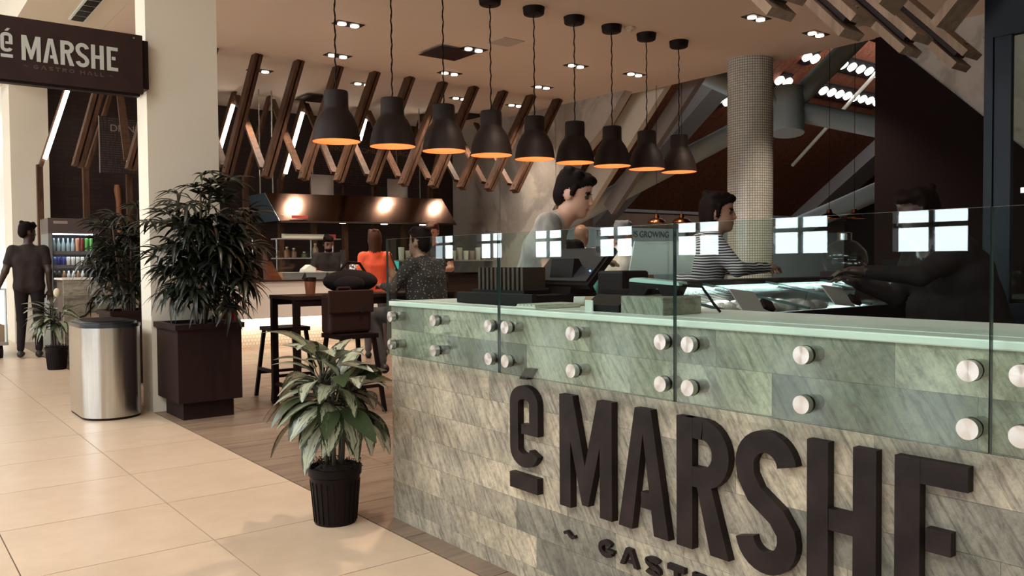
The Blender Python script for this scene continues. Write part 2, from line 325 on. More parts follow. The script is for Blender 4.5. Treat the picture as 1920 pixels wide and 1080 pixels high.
for j in range(-6, 33):
    y0 = 0.15 + 0.6 * j; off = 0.6 * (j % 2)
    for i in range(-1, 28):
        x0 = max(1.836, 1.836 + 1.2 * i - off); x1 = min(34, 1.836 + 1.2 * (i + 1) - off)
        if x1 - x0 < 0.05 or y0 + 0.6 > 20.2: continue
        if x1 < 6.8 and 1.8 < y0 < 11.2: tile('floor_plank', x0, x1, y0, y0 + 0.6, -0.012, 0.0, WOODTILE, fh, axis='z')
        else: far.box(x0 + 0.002, x1 - 0.002, y0 + 0.002, y0 + 0.598, -0.012, 0)
o = part('plank_field', far, WOODTILE, fh); o['kind'] = 'stuff'

# ------------------------------------------------------------------ setting: ceilings, columns, walls
structure('ceiling', MB().box(2.40, 10.68, -4, 15.6, ZC, ZC + 0.25), CEIL)
structure('ceiling_soffit', MB().box(1.49, 2.398, -4, 24, ZC, ZC + 1.5), WHITE)
sk = MB()
sk.box(-10, -5.0, -8, 24, 5.5, 5.7); sk.box(-1.4, 1.49, -8, 24, 5.5, 5.7)
for a, b in ((-8, -4.8), (-1.2, 1.2), (4.8, 7.2), (10.8, 13.2), (16.8, 24)): sk.box(-5.0, -1.4, a, b, 5.5, 5.7)
structure('ceiling_concourse', sk, WHITE)
structure('column_near', MB().box(1.83, 2.40, 7.15, 7.45, 0, ZC), WHITE)
structure('column_far', MB().box(1.83, 2.36, 15.04, 15.9, 0, ZC), WHITE)
# window wall of the concourse, out of the picture, mirrored in the counter glass
ww = MB(); wy = [(6.05 + 2.44 * k, 6.05 + 2.44 * k + 1.22) for k in range(-3, 7)]
ww.box(-10.2, -10, -8, 24, 0, 1.32); ww.box(-10.2, -10, -8, 24, 3.0, 5.5)
edges = [-8] + [v for w in wy for v in w] + [24]
for a, b in zip(edges[::2], edges[1::2]): ww.box(-10.2, -10, a, b, 1.32, 3.0)
ww = structure('wall_window_side', ww, DARK)
fr = MB()
for k, (a, b) in enumerate(wy):
    wn = structure('window_%d' % (k + 1), MB().box(-10.13, -10.07, (a + b) / 2 - 0.04, (a + b) / 2 + 0.04, 1.32, 3.0).box(-10.13, -10.07, a, b, 1.72, 1.80).box(-10.13, -10.07, a, b, 2.35, 2.43).box(-10.13, -10.07, a, b, 2.94, 3.0), BLUEG)
structure('wall_end', MB().box(-10, 1.6, 24, 24.2, 0, 5.5).box(1.6, 3, 24, 24.2, 0, ZC), mottled('end_wall', (0.55, 0.47, 0.38), (0.62, 0.54, 0.45), 1, 0.7))
structure('wall_behind', MB().box(-10, 10.68, -8.2, -8, 0, 5.5), mottled('rear_wall', (0.30, 0.27, 0.24), (0.36, 0.32, 0.28), 1, 0.8))
structure('wall_kitchen', MB().box(2.36, 10.35, 15.49, 15.7, 0, ZC), BBRICK)
rake = [(15.49, 0), (15.49, ZC), (10.19, ZC), (10.73, 3.55), (11.43, 3.05), (11.75, 2.6), (12.6, 1.6), (12.6, 0)]
structure('wall_stucco', MB().prism(rake, (10.35, 0, 0), (0, 1, 0), (0, 0, 1), (1, 0, 0), 0.2), STUCCO)
for yy in (12.0, 13.75):
    structure('trim_1', MB().box(10.343, 10.352, yy - 0.006, yy + 0.006, 0, ZC), GREYB)
structure('wall_stucco_near', MB().box(10.68, 10.9, -4, 5.85, 0, ZC + 0.1), STUCCO)
structure('wall_black_panel', MB().prism([(5.86, 0), (5.86, 4.19), (5.848, 4.188), (4.49, 2.876), (-1.0, -2.3), (-1.0, 0)][:4] + [(1.6, 0.08), (1.6, 0)], (10.68, 0, 0), (0, 1, 0), (0, 0, 1), (-1, 0, 0), 0.04), BLACKM)
structure('wall_behind_hall', MB().box(1.9, 10.9, -4.2, -4, 0, ZC + 0.1), DARK)
# slender raked beams against the end of the stucco wall
for k, (dy, w, m) in enumerate(((-0.32, 0.55, WHITE), (-0.95, 0.30, GREYB))):
    structure('trim_%d' % (k + 2), MB().bar((10.9 + 0.5 * k, 9.75 + dy * 0.6, 4.7), (10.9 + 0.5 * k, 12.2 + dy * 0.6, 2.2), 0.12, w, (1, 0, 0)), m)
# atrium: pitched timber roof, far wall, steel tubes
def roof_z(y): return 2.87 + 0.75 * (20 - y)
sl = Vector((0, -1, 0.75)).normalized(); nn = Vector((0, 0.75, 1)).normalized()
rf = structure('roof_atrium', MB().add([(10.69, 20.2, roof_z(20.2) + 0.1), (34, 20.2, roof_z(20.2) + 0.1), (34, 3, roof_z(3) + 0.1), (10.69, 3, roof_z(3) + 0.1), (10.69, 20.2, roof_z(20.2) + 0.3), (34, 20.2, roof_z(20.2) + 0.3), (34, 3, roof_z(3) + 0.3), (10.69, 3, roof_z(3) + 0.3)],
    [(0, 1, 2, 3), (7, 6, 5, 4), (0, 4, 5, 1), (1, 5, 6, 2), (2, 6, 7, 3), (3, 7, 4, 0)]), BLACKM)
bm_ = {}
for i in range(44):      # cladding boards running up the slope
    x = 11.0 + 0.5 * i
    if x > 32.5: break
    if 'b' not in bm_: bm_['b'] = MB().bar((0, 0, 0), sl * 21.2, 0.485, 0.06, (1, 0, 0)).mesh('cladding_board', REDWOOD)
    link('cladding_board', bm_['b'], rf, Vector((x, 20.1, roof_z(20.1) + 0.05)) - wl(rf))
for i, x in enumerate((19.2, 30.4)):
    part('rafter', MB().bar((x, 20.1, roof_z(20.1) - 0.25), (x, 4, roof_z(4) - 0.25), 0.8 + 0.6 * i, 0.5, (1, 0, 0)), GREYB, rf)
structure('wall_atrium', MB().box(10.55, 34, 20.0, 20.2, 0, 2.35), mottled('pale_wall', (0.55, 0.56, 0.52), (0.62, 0.62, 0.58), 0.8, 0.8))
structure('wall_atrium_band', MB().box(10.55, 34, 19.97, 20.2, 2.35, 2.9), mottled('tan_band', (0.20, 0.115, 0.07), (0.28, 0.17, 0.11), 2, 0.6, stretch=(1, 1, 3)))
structure('trim_4', MB().box(10.55, 34, 19.9, 20.0, 2.86, 2.98), GREYB)
structure('wall_atrium_upper', MB().box(10.55, 10.68, 3, 20.2, ZC + 0.25, 17), DARK)
structure('wall_atrium_front', MB().box(10.68, 34, 2.8, 3, 0, 17), DARK)
structure('wall_atrium_side', MB().box(33.8, 34, 3, 20.2, 0, 17), DARK)
for k, x in enumerate((19.7, 23.6)):
    structure('trim_%d' % (k + 5), MB().box(x - 0.2, x + 0.2, 19.85, 19.97, 0, 2.35), mottled('brown_post', (0.16, 0.08, 0.05), (0.22, 0.12, 0.08), 3))
def text(body, size, loc, rot, m, name, parent=None, ext=0.002, align='LEFT', sx=1.0):
    cu = bpy.data.curves.new(name, 'FONT'); cu.body = body; cu.size = size; cu.extrude = ext; cu.align_x = align; cu.materials.append(m)
    o = bpy.data.objects.new(name, cu); C.objects.link(o); me = bpy.data.meshes.new_from_object(o.evaluated_get(bpy.context.evaluated_depsgraph_get())); bpy.data.objects.remove(o); o = bpy.data.objects.new(name, me); C.objects.link(o); o.location = Vector(loc) - wl(parent); o.rotation_euler = rot; o.scale = (sx, 1, 1)
    if parent is not None: o.parent = parent
    return o
INK = plain('ink_grey', (0.16, 0.15, 0.14), 0.7)
slog = empty('wall_lettering', (19, 19.98, 2.0), 'grey slogan lettering on the pale far wall of the atrium', 'lettering')
text('THE COFFEE IS GROWING', 0.30, (18.95, 19.985, 2.02), (R(90), 0, 0), INK, 'slogan_line', slog)
text('BUT', 0.55, (23.3, 19.985, 1.98), (R(90), 0, 0), INK, 'slogan_line', slog)
text('FIRST', 0.40, (23.3, 19.985, 1.55), (R(90), 0, 0), INK, 'slogan_line', slog)

# tubes of the steel truss, with the node where they meet
tr = empty('steel_truss', (14.9, 10.1, 4.2), 'pale painted tubular steel truss under the timber roof', 'truss')
part('node', MB().tube([(14.80, 10.0, 3.75), (14.93, 10.1, 4.65)], 0.33, 20), PIPE, tr, True)
for a, b, r_ in (((14.9, 10.09, 4.25), (16.6, 8.9, 6.3), 0.20), ((14.95, 10.05, 4.25), (17.2, 8.3, 3.66), 0.21), ((11.05, 12.98, 1.88), (14.6, 10.32, 4.15), 0.20), ((14.7, 10.25, 4.35), (13.2, 11.45, 5.25), 0.22)):
    part('tube', MB().tube([a, b], r_, 20), PIPE, tr, True)
part('foot_plate', MB().bar((11.0, 13.0, 2.0), (11.3, 12.8, 1.3), 0.4, 0.12, (1, 0.8, 0)), GREYB, tr)
tr2 = tag(part('steel_tube', MB().tube([(14.6, 10.2, 1.66), (17.2, 8.25, 3.05)], 0.19, 20), PIPE, None, True), 'lone pale steel tube rising beside the black wall', 'tube')
# rows of spotlights in dark channels of the roof
def spot_row(p0, p1, n, label):
    t = empty('spotlight_strip', p0, label, 'light fitting', 'spotlight strips in the timber roof'); a, b = Vector(p0), Vector(p1); d = (b - a)
    part('channel', MB().bar(a - d * 0.08 + nn * 0.07, b + d * 0.08 + nn * 0.07, 0.10, 0.55, tuple(nn)), BLACKM, t)
    for i in range(n):
        c = a + d * (i / (n - 1)); o = part('lens', MB().tube([c - nn * 0.05, c + nn * 0.02], 0.15, 16), SPOT, t)
def on_roof(x, y): return (x, y, roof_z(y) - 0.08)
spot_row(on_roof(23.66, 15.0), on_roof(27.36, 15.0), 9, 'lower strip of round spotlights in the timber roof')
spot_row(on_roof(23.86, 14.17), on_roof(25.85, 14.17), 5, 'upper strip of round spotlights in the timber roof')
for x, y, l in ((21.74, 14.97, 'pair of round spotlights close beside the mosaic column'), (21.97, 14.2, 'pair of round spotlights tucked under the ceiling edge'), (22.5, 15.8, 'low pair of round spotlights partly behind the mosaic column'), (19.98, 15.83, 'pair of round spotlights above the far pendant')):
    spot_row(on_roof(x, y), on_roof(x + 0.42, y), 2, l)
rod = tag(part('suspended_rod', MB().tube([(25.5, 14.0, 7.1), (26.2, 17.5, 4.55)], 0.06, 10), WHITE), 'thin white rod slanting under the timber roof', 'rod')
# mosaic column
n = 48; vs = []; uv = []; fs = []
for j in range(2):
    for k in range(n + 1): t = 2 * math.pi * k / n; vs.append((10.32 + 0.325 * math.cos(t), 7.6 + 0.325 * math.sin(t), j * ZC)); uv.append((t * 0.325, j * ZC))
for k in range(n): fs.append((k, k + 1, n + 2 + k, n + 1 + k))
mc = structure('column_mosaic', MB().add(vs, fs), MOSAIC, smooth=True, uvs=uv)

# ------------------------------------------------------------------ ceiling fittings
grid = [(4.744, 9.354), (5.33, 10.848), (4.789, 12.364), (6.486, 12.311), (7.21, 10.846), (8.444, 12.387), (6.673, 9.441), (9.033, 10.8), (9.655, 12.336), (8.466, 9.338), (9.597, 9.224), (8.574, 6.227), (9.805, 6.205), (3.0, 4.6), (5.4, 6.2)]
first = None
for i, (x, y) in enumerate(grid):
    if first is None:
        first = empty('recessed_downlight', (x, y, ZC), 'twin round downlight recessed in the beige hall ceiling', 'downlight', 'twin downlights in the hall ceiling')
        part('trim_plate', MB().box(x - 0.18, x + 0.18, y - 0.09, y + 0.09, ZC - 0.008, ZC + 0.004), BLACK, first)
        for s in (-1, 1): part('lamp', MB().tube([(x + s * 0.085, y, ZC - 0.022), (x + s * 0.085, y, ZC - 0.006)], 0.052, 16), BULB, first)
        o = first
    else: o = copy_tree(first); o.location = (x, y, ZC)
    ld = bpy.data.lights.new('downlight_beam', 'SPOT'); ld.energy = 290; ld.color = (1.0, 0.84, 0.68); ld.specular_factor = 0.15; ld.spot_size = R(95); ld.spot_blend = 0.7; ld.shadow_soft_size = 0.08
    lo = bpy.data.objects.new('downlight_beam', ld); C.objects.link(lo); lo.location = (x, y, ZC - 0.04)
def diffuser(x0, x1, y0, y1, label):
    t = empty('air_diffuser', ((x0 + x1) / 2, (y0 + y1) / 2, ZC), label, 'vent', 'square ceiling air diffusers')
    for i in range(4):
        g = 0.06 * i; part('louvre', MB().box(x0 + g, x1 - g, y0 + g, y1 - g, ZC - 0.012 - 0.008 * (3 - i), ZC - 0.006 - 0.008 * (3 - i)), DARK, t)
diffuser(6.16, 6.76, 9.47, 10.04, 'brown square air diffuser above the pendant row'); diffuser(6.05, 6.6, 13.47, 14.05, 'brown square air diffuser behind the slanted timbers')
diffuser(9.2, 9.75, 13.47, 14.05, 'brown square air diffuser close to the stucco wall')
tag(bevel(part('access_hatch', MB().box(6.63, 6.98, 8.70, 9.06, ZC - 0.008, ZC + 0.002), mottled('hatch', (0.5, 0.44, 0.38), (0.52, 0.46, 0.4), 2)), 0.003), 'flush painted access hatch in the ceiling', 'hatch')
t = empty('smoke_detector', (7.64, 7.43, ZC), 'small white smoke detector beside a pendant canopy', 'detector')
part('base', MB().lathe((7.64, 7.43, ZC), [(0.07, 0), (0.07, -0.02), (0.055, -0.03)], 20), WHITE, t, True); part('sensor', MB().lathe((7.64, 7.43, ZC), [(0.04, -0.03), (0.035, -0.06), (0.01, -0.065)], 16), WHITE, t, True)
tag(part('ceiling_disc', MB().lathe((9.75, 5.6, ZC), [(0.13, 0), (0.13, -0.02), (0.11, -0.03)], 24), plain('disc_grey', (0.4, 0.4, 0.38), 0.5), None, True), 'pale round disc fitting at the ceiling edge', 'fitting')
t = empty('soffit_grille', (2.07, 9.6, ZC), 'long slotted air grille in the white soffit', 'vent')
part('frame', MB().box(1.98, 2.16, 8.2, 11.1, ZC - 0.012, ZC), PIPE, t)
for i in range(12): part('slot', MB().box(2.005, 2.135, 8.23 + 0.24 * i, 8.23 + 0.24 * i + 0.215, ZC - 0.016, ZC - 0.011), BLACK, t)
for k, x in enumerate((0.95, 1.2)): tag(part('ceiling_pipe', MB().tube([(x, 4, 5.1), (x, 23.5, 5.1)], 0.07, 12), WHITE, None, True), ['thin white service pipe under the concourse ceiling', 'white service pipe close to the soffit'][k], 'pipe')

# ------------------------------------------------------------------ pendants
def pendant(x, y):
    t = empty('pendant_lamp', (x, y, 2.385), 'dark dome pendant with glowing copper inside, first from the white column', 'pendant lamp', 'row of dome pendants')
    prof = [(0.235, 0.0), (0.232, 0.012), (0.226, 0.06), (0.213, 0.13), (0.190, 0.20), (0.158, 0.262), (0.130, 0.298), (0.121, 0.318), (0.119, 0.33), (0.118, 0.47), (0.112, 0.488), (0.0, 0.492)]
    part('shade', MB().lathe((x, y, 2.385), prof, 36, caps=False), SHADE, t, True, centre=False)
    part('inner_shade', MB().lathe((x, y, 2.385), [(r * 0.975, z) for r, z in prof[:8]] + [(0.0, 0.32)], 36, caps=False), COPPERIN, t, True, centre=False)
    part('bulb', MB().ellipsoid((x, y, 2.60), (0.04, 0.04, 0.055)), plain('pendant_bulb', (1, 1, 1), 0.5, emit=(1, 0.7, 0.4), es=6.0), t, True)
    pts = [(x + 0.006 * math.sin(i * 1.9), y + 0.006 * math.cos(i * 1.9), 2.875 + i * (ZC - 0.075 - 2.875) / 24) for i in range(25)]
    part('chain', MB().tube(pts, 0.007, 6), BLACK, t, True); part('flex', MB().tube([(p[0] - 0.013 * math.sin(i * 1.9 + 1), p[1] - 0.012 * math.cos(i * 1.9), p[2]) for i, p in enumerate(pts)], 0.005, 6), BLACK, t, True)
    part('canopy', MB().lathe((x, y, ZC), [(0.105, -0.085), (0.118, -0.075), (0.128, 0.0)], 28), BLACK, t, True)
    return t
p0 = pendant(3.665, 7.51)
for i in range(1, 9): q_ = copy_tree(p0); q_.location = (3.665 + 0.6236 * i, 7.51, 2.385); q_['label'] = 'dark dome pendant with glowing copper inside, %s from the white column' % ORD[i]
for i in range(9):
    ld = bpy.data.lights.new('pendant_glow', 'POINT'); ld.energy = 3.5; ld.color = (1.0, 0.52, 0.27); ld.shadow_soft_size = 0.05
    lo = bpy.data.objects.new('pendant_glow', ld); C.objects.link(lo); lo.location = (3.665 + 0.6236 * i, 7.51, 2.50)
for k, (x, y) in enumerate(((10.5, 9.6), (10.84, 9.35), (11.88, 7.28), (12.19, 7.04))):
    t = empty('copper_pendant', (x, y, 1.86), ['small copper bell pendant just beyond the ninth dome pendant', 'small copper bell pendant beside the striped woman', 'small copper bell pendant beside the black wall', 'small copper bell pendant touching the black wall edge'][k], 'pendant lamp', 'copper pendants in the atrium')
    part('shade', MB().lathe((x, y, 1.83), [(0.16, 0), (0.155, 0.02), (0.12, 0.06), (0.05, 0.09), (0.03, 0.15), (0.0, 0.155)], 24, caps=False), plain('copper', (0.35, 0.13, 0.06), 0.25, 1.0), t, True)
    part('cord', MB().tube([(x, y, 1.98), (x, y, 5.5)], 0.004, 5), BLACK, t)

# ------------------------------------------------------------------ slanted timber screen over the kitchen
def double_beam(bx, by, bz, tx, ty, tz, label, group, mats=BEAM, side=(0, 1, 0), w=0.16, g=0.034):
    t = empty('slanted_timber', (bx, by, bz), label, 'beam', group); a, b = Vector((bx, by, bz)), Vector((tx, ty, tz)); d = (b - a).normalized()
    sd = Vector(side); sd = (sd - d * sd.dot(d)).normalized(); nrm = d.cross(sd)
    for s in (-1, 1): part('plank', MB().bar(a + nrm * s * g, b + nrm * s * g, w, 0.045, side), mats, t)
    part('spacer', MB().bar(a + d * 0.06, b, w * 0.6, 0.024, side), DARK, t)
    c = a + d * 0.09
    part('bolt', MB().tube([c - nrm * (g + 0.035), c + nrm * (g + 0.035)], 0.014, 8), STEELD, t)
    return t
for i in range(-3, 10):
    x = 4.409 + 0.6155 * i
    double_beam(x - 0.46 - 0.063 * max(i, 0), 11.45, 2.42, x, 11.46, ZC, 'double oak beam leaning over the kitchen counter, %s from the bistro end' % ORD[i + 3], 'slanted timbers above the kitchen')
    if i < 9:
        xb = x + 0.6155 - 0.46 - 0.063 * max(i + 1, 0)
        tag(part('timber_strut', MB().bar((xb, 11.565, 2.55), (x + 0.62, 14.02, ZC - 0.09), 0.10, 0.045, (1, 0, 0)), BEAM), 'single oak strut behind the leaning beams, %s from the bistro end' % ORD[i + 3], 'strut', 'timber struts above the kitchen')
for i in range(-4, 8):
    x = 5.03 + 0.62 * i
    t = empty('lit_timber', (x, 14.1, 2.6), 'oak rear timber %s tube lamp over the kitchen, %s from the bistro end' % ('with glowing' if i % 2 == 0 else 'without', ORD[i + 4]), 'beam', 'rear timbers with tube lamps')
    part('plank', MB().bar((x - 0.45, 14.15, 2.66), (x, 14.15, ZC), 0.15, 0.05, (0, 1, 0)), BEAM, t)
    if i % 2 == 0: part('tube_lamp', MB().bar((x - 0.40, 14.045, 2.78), (x - 0.06, 14.045, 3.88), 0.045, 0.055, (0, 1, 0)), TUBE, t)
    part('post', MB().box(x - 0.50, x - 0.42, 14.1, 14.2, 0, 2.70), BEAM, t)
# second zigzag of timbers near the glass screen
for i in range(4):
    x = 3.55 + 0.63 * i
    double_beam(x, 2.40, 2.42, x, 3.93, ZC - 0.07, 'pale oak double beam with bolt, %s from the glass screen' % ORD[i], 'pale timbers over the sales counter', BEAM2, (1, 0, 0), 0.20, 0.045)
    tag(part('timber_strut', MB().bar((x + 0.02, 2.27, 2.50), (x + (0.04 if i == 2 else 0.36), 0.80, ZC - 0.06), 0.20, 0.05, (1, 0, 0)), BEAM2), 'pale oak strut rising from the %s bolted beam from the glass screen' % ORD[i], 'strut', 'pale struts over the sales counter')

# ------------------------------------------------------------------ lettering
def arc(cx, cy, rx, ry, a0, a1, n=12): return [(cx + rx * math.cos(R(a0 + (a1 - a0) * i / n)), cy + ry * math.sin(R(a0 + (a1 - a0) * i / n))) for i in range(n + 1)]
def ribbon(mb, pts, w, org, sd, td, nd, depth, closed=False, mi=0):
    n = len(pts); P = [Vector((p[0], p[1])) for p in pts]; L = []; Rr = []
    for i in range(n):
        a = P[i - 1] if (i > 0 or closed) else P[i]; b = P[(i + 1) % n] if (i < n - 1 or closed) else P[i]
        d = (b - a).normalized(); nr = Vector((-d.y, d.x)); L.append(P[i] + nr * w / 2); Rr.append(P[i] - nr * w / 2)
    for i in range(n if closed else n - 1):
        j = (i + 1) % n; mb.prism([tuple(L[i]), tuple(L[j]), tuple(Rr[j]), tuple(Rr[i])], org, sd, td, nd, depth, mi)
SW = 0.2
def glyph(ch, w, h, sw):
    """-> (polygons, ribbons): outlines in a w x h box, stroke width sw"""
    P = []; S = []; b = lambda x0, y0, x1, y1: P.append([(x0, y0), (x1, y0), (x1, y1), (x0, y1)])
    hw = sw / 2; rx = w / 2 - hw
    if ch == 'M': P.append([(0, 0), (0, h), (sw * 1.15, h), (w / 2, h * .40), (w - sw * 1.15, h), (w, h), (w, 0), (w - sw * .95, 0), (w - sw * .95, h * .60), (w / 2 + sw * .25, h * .06), (w / 2 - sw * .25, h * .06), (sw * .95, h * .60), (sw * .95, 0)])
    elif ch == 'A': P.append([(0, 0), (w * .34, h), (w * .66, h), (w, 0), (w - sw, 0), (w / 2, h * .80), (sw, 0)]); b(w * .46, h * .2, w * .76, h * .33)
    elif ch == 'R':
        b(0, 0, sw, h); S.append(([(sw * .5, h - hw), (w * .5, h - hw)] + arc(w * .5, h * .74, w * .5 - hw, h * .26 - hw, 90, -90) + [(sw * .9, h * .48 + hw)], sw, False)); P.append([(w * .38, h * .52), (w * .66, h * .52), (w, 0), (w - sw * 1.1, 0)])
    elif ch == 'S':
        r1 = h * .25; S.append((arc(w / 2, h - r1 - 0, rx, r1 - hw, 8, 180, 14) + [(hw + w * .02, h * .66), (w * .32, h * .54), (w * .68, h * .42), (w - hw - w * .02, h * .32)] + arc(w / 2, r1, rx, r1 - hw, 0, -172, 14), sw, False))
    elif ch == 'H': b(0, 0, sw, h); b(w - sw, 0, w, h); b(sw, h * .43, w - sw, h * .57)
    elif ch == 'E': b(0, 0, sw, h); b(sw, h - sw * .95, w, h); b(sw, 0, w, sw * .95); b(w * .44, h * .46, w * .78, h * .60)
    elif ch == 'e': S.append(([(w - hw, h * .44), (w - hw, h * .72)] + arc(w / 2, h * .78, rx, h * .22 - hw, 0, 180) + arc(w / 2, h * .22, rx, h * .22 - hw, 180, 350), sw, False)); b(w * .42, h * .41, w, h * .53)
    elif ch == 'G': S.append((arc(w / 2, h / 2, rx, h / 2 - hw, 40, 330, 22), sw, False)); b(w * .5, h * .34, w, h * .50)
    elif ch == 'T': b(0, h - sw, w, h); b(w / 2 - hw, 0, w / 2 + hw, h - sw)
    elif ch == 'O': S.append((arc(w / 2, h / 2, rx, h / 2 - hw, 0, 345, 23), sw, True))
    elif ch == 'L': b(0, 0, sw, h); b(sw, 0, w, sw)
    elif ch == 'I': b(0, 0, sw, h)
    elif ch == 'B':
        b(0, 0, sw, h)
        for c0 in (.26, .74): S.append(([(sw * .5, h * (c0 + .25) - hw)] + arc(w * .5, h * c0, w * .5 - hw, h * .25 - hw, 90, -90) + [(sw * .5, h * (c0 - .25) + hw)], sw, False))
    elif ch == '~': S.append(([(w * i / 10, h * .5 + h * .12 * math.sin(i / 10 * 6.28)) for i in range(11)], sw * .6, False))
    elif ch == "'": P.append([(0, 0), (w * .55, 0), (w, h), (w * .45, h)])
    elif ch == '_': b(0, 0, w, h)
    return P, S
def letter(ch, org, sd, td, nd, w, h, sw, depth, m, parent, name='letter'):
    mb = MB(); P, S = glyph(ch, w, h, sw)
    for i, p in enumerate(P): mb.prism(p, org, sd, td, nd, depth * (1 - 0.03 * i))
    for i, (pts, ww_, cl) in enumerate(S): ribbon(mb, pts, ww_, org, sd, td, nd, depth * (0.98 - 0.03 * i), cl)
    o = part(name, mb, m, parent); return o

# ------------------------------------------------------------------ front counter
ct = empty('front_counter', (2.25, 1.4, 0), 'long slate-tiled service counter with pale slab top', 'counter')
part('core', MB().box(1.965, 2.42, -0.9, 3.42, 0, 1.0), DGROUT, ct)
rows = [0.0] + [0.062 + 0.1185 * k for k in range(9)]; rows[-1] = 1.0
for ri, (za, zb) in enumerate(zip(rows, rows[1:])):
    y = 3.44; first_len = (0.29, 0.53, 0.41, 0.17, 0.53, 0.36, 0.24, 0.48, 0.29)[ri]; L_ = first_len
    while y > -0.9:
        y1 = max(y - L_, -0.9); tile('stone_tile', 1.945, 1.968, y1, y, za, zb, STONE, ct, 0.0004, 'x'); y = y1; L_ = 0.533
for ri, (za, zb) in enumerate(zip(rows, rows[1:])): tile('stone_tile', 1.968, 2.42, 3.42, 3.44, za, zb, STONE, ct, 0.0009, 'y')
bevel(part('slab_top', MB().box(1.935, 2.46, -0.9, 3.45, 1.0, 1.022), SLAB, ct), 0.004)
sg = empty('counter_lettering', (1.93, 1.7, 0.5), 'big rusted iron letters spelling the hall name on the stone counter', 'lettering')
SD, TD, ND = (0, -1, 0), (0, 0, 1), (-1, 0, 0)
def put(ch, yl, z0, w, h, sw, depth=0.028): return letter(ch, (1.944, yl, z0), SD, TD, ND, w, h, sw, depth, IRON, sg)
put('e', 2.497, 0.437, 0.166, 0.305, 0.050); put("'", 2.437, 0.766, 0.078, 0.042, 0.05); put('_', 2.499, 0.350, 0.164, 0.058, 0.05)
for ch, ya, yb in (('M', 2.211, 1.951), ('A', 1.920, 1.707), ('R', 1.675, 1.483), ('S', 1.460, 1.265), ('H', 1.235, 1.048), ('E', 1.002, 0.836)): put(ch, ya, 0.345, ya - yb, 0.392, 0.060)
yy = 2.205
for ch, w in (('~', 0.055), (' ', 0.06), ('G', 0.072), ('A', 0.080), ('S', 0.064), ('T', 0.068), ('R', 0.066), ('O', 0.08), (' ', 0.05), ('H', 0.07), ('A', 0.08), ('L', 0.055), ('L', 0.055), (' ', 0.05), ('~', 0.055)):
    if ch != ' ': put(ch, yy, 0.213, w, 0.058, 0.017, 0.016)
    yy -= w + 0.030

# glass screen on steel standoffs
pan = [3.385, 2.532, 1.662, 0.782, -0.09]
for i in range(4):
    ya, yb = pan[i] - 0.0015, pan[i + 1] + 0.0015
    lab = ['green-tinted glass screen pane at the open end of the counter', 'green-tinted glass pane in front of the cash register', 'green-tinted glass pane in front of the gelato case', 'green-tinted glass pane beside the dark door frame'][i]
    t = empty('glass_screen', (1.896, (ya + yb) / 2, 0.78), lab, 'glass screen', 'glass panes of the counter screen')
    mb = MB().box(1.890, 1.902, yb, ya, 0.781, 1.309); mb.m = [1, 2, 1, 0, 1, 0]
    o = part('sheet', mb, [GLASS, GEDGE, plain('glass_top_highlight', (0.42, 0.46, 0.42), 0.3)], t)  # top edge coloured paler than the other edges, a painted highlight
    ys = [ya - 0.064 if i == 0 else ya - 0.068, (ya + yb) / 2, yb + 0.034]
    for yc in ys:
        for zc in (0.958, 0.832):
            s = part('standoff', MB().tube([(1.868, yc, zc), (1.889, yc, zc)], 0.0235, 24), SPUN, t, True)
            part('spacer', MB().tube([(1.903, yc, zc), (1.9445, yc, zc)], 0.020, 20), STEELD, s, True); part('gasket', MB().tube([(1.8885, yc, zc), (1.8905, yc, zc)], 0.0245, 20), BLACK, s)

# things on the counter top
Z1 = 1.022
t = empty('cash_till', (2.25, 2.80, Z1), 'long black cash drawer lying on the counter slab', 'cash drawer')
bevel(part('body', MB().box(2.09, 2.43, 2.55, 3.06, Z1, Z1 + 0.045), BLACK, t)); bevel(part('front_lip', MB().box(2.065, 2.09, 2.54, 3.07, Z1 + 0.002, Z1 + 0.05), BLACK, t), 0.004)
t = empty('menu_rack', (2.2, 2.85, Z1 + 0.045), 'rack of dark upright menu folders on the cash drawer', 'rack')
part('tray', MB().box(2.12, 2.26, 2.66, 3.03, Z1 + 0.0455, Z1 + 0.06), BLACK, t)
for i in range(11): part('folder', MB().box(2.13, 2.25, 2.68 + 0.03 * i, 2.695 + 0.03 * i, Z1 + 0.06, Z1 + 0.155), plain('folder_brown', (0.045, 0.020, 0.014), 0.6), t)
t = empty('cash_register', (2.34, 2.62, Z1 + 0.045), 'black touch-screen register tilted back toward the young man', 'register')
part('stand', MB().prism([(0, 0), (0.30, 0), (0.24, 0.05), (0.10, 0.17), (0.05, 0.17)], (2.28, 2.56, Z1 + 0.0455), (0.5, 0, 0), (0, 0, 0.85), (0, 1, 0), 0.14), BLACK, t)
part('screen', MB().bar((2.285, 2.63, Z1 + 0.075), (2.44, 2.63, Z1 + 0.225), 0.36, 0.025, (0, 1, 0)), BLACK, t); part('bracket', MB().box(2.40, 2.44, 2.5, 2.53, Z1 + 0.17, Z1 + 0.24), BLACK, t)
part('display', MB().bar((2.282, 2.63, Z1 + 0.098), (2.418, 2.63, Z1 + 0.228), 0.33, 0.006, (0, 1, 0)), plain('screen_dark', (0.03, 0.026, 0.032), 0.2), t)
part('power_light', MB().ellipsoid((2.30, 2.46, Z1 + 0.14), (0.004, 0.004, 0.004), 8, 6), plain('blue_led', (0.1, 0.1, 1), 0.5, emit=(0.1, 0.2, 1), es=8), t)
tag(bevel(part('printer_box', MB().box(2.30, 2.45, 2.28, 2.42, Z1, Z1 + 0.14), BLACK), 0.01), 'upright black printer box beyond the register', 'printer')
t = empty('keyboard', (2.07, 2.47, Z1), 'cream keyboard lying near the counter edge', 'keyboard')
bevel(part('case', MB().box(1.965, 2.195, 2.40, 2.52, Z1, Z1 + 0.012), plain('cream', (0.55, 0.50, 0.40), 0.5), t), 0.004)
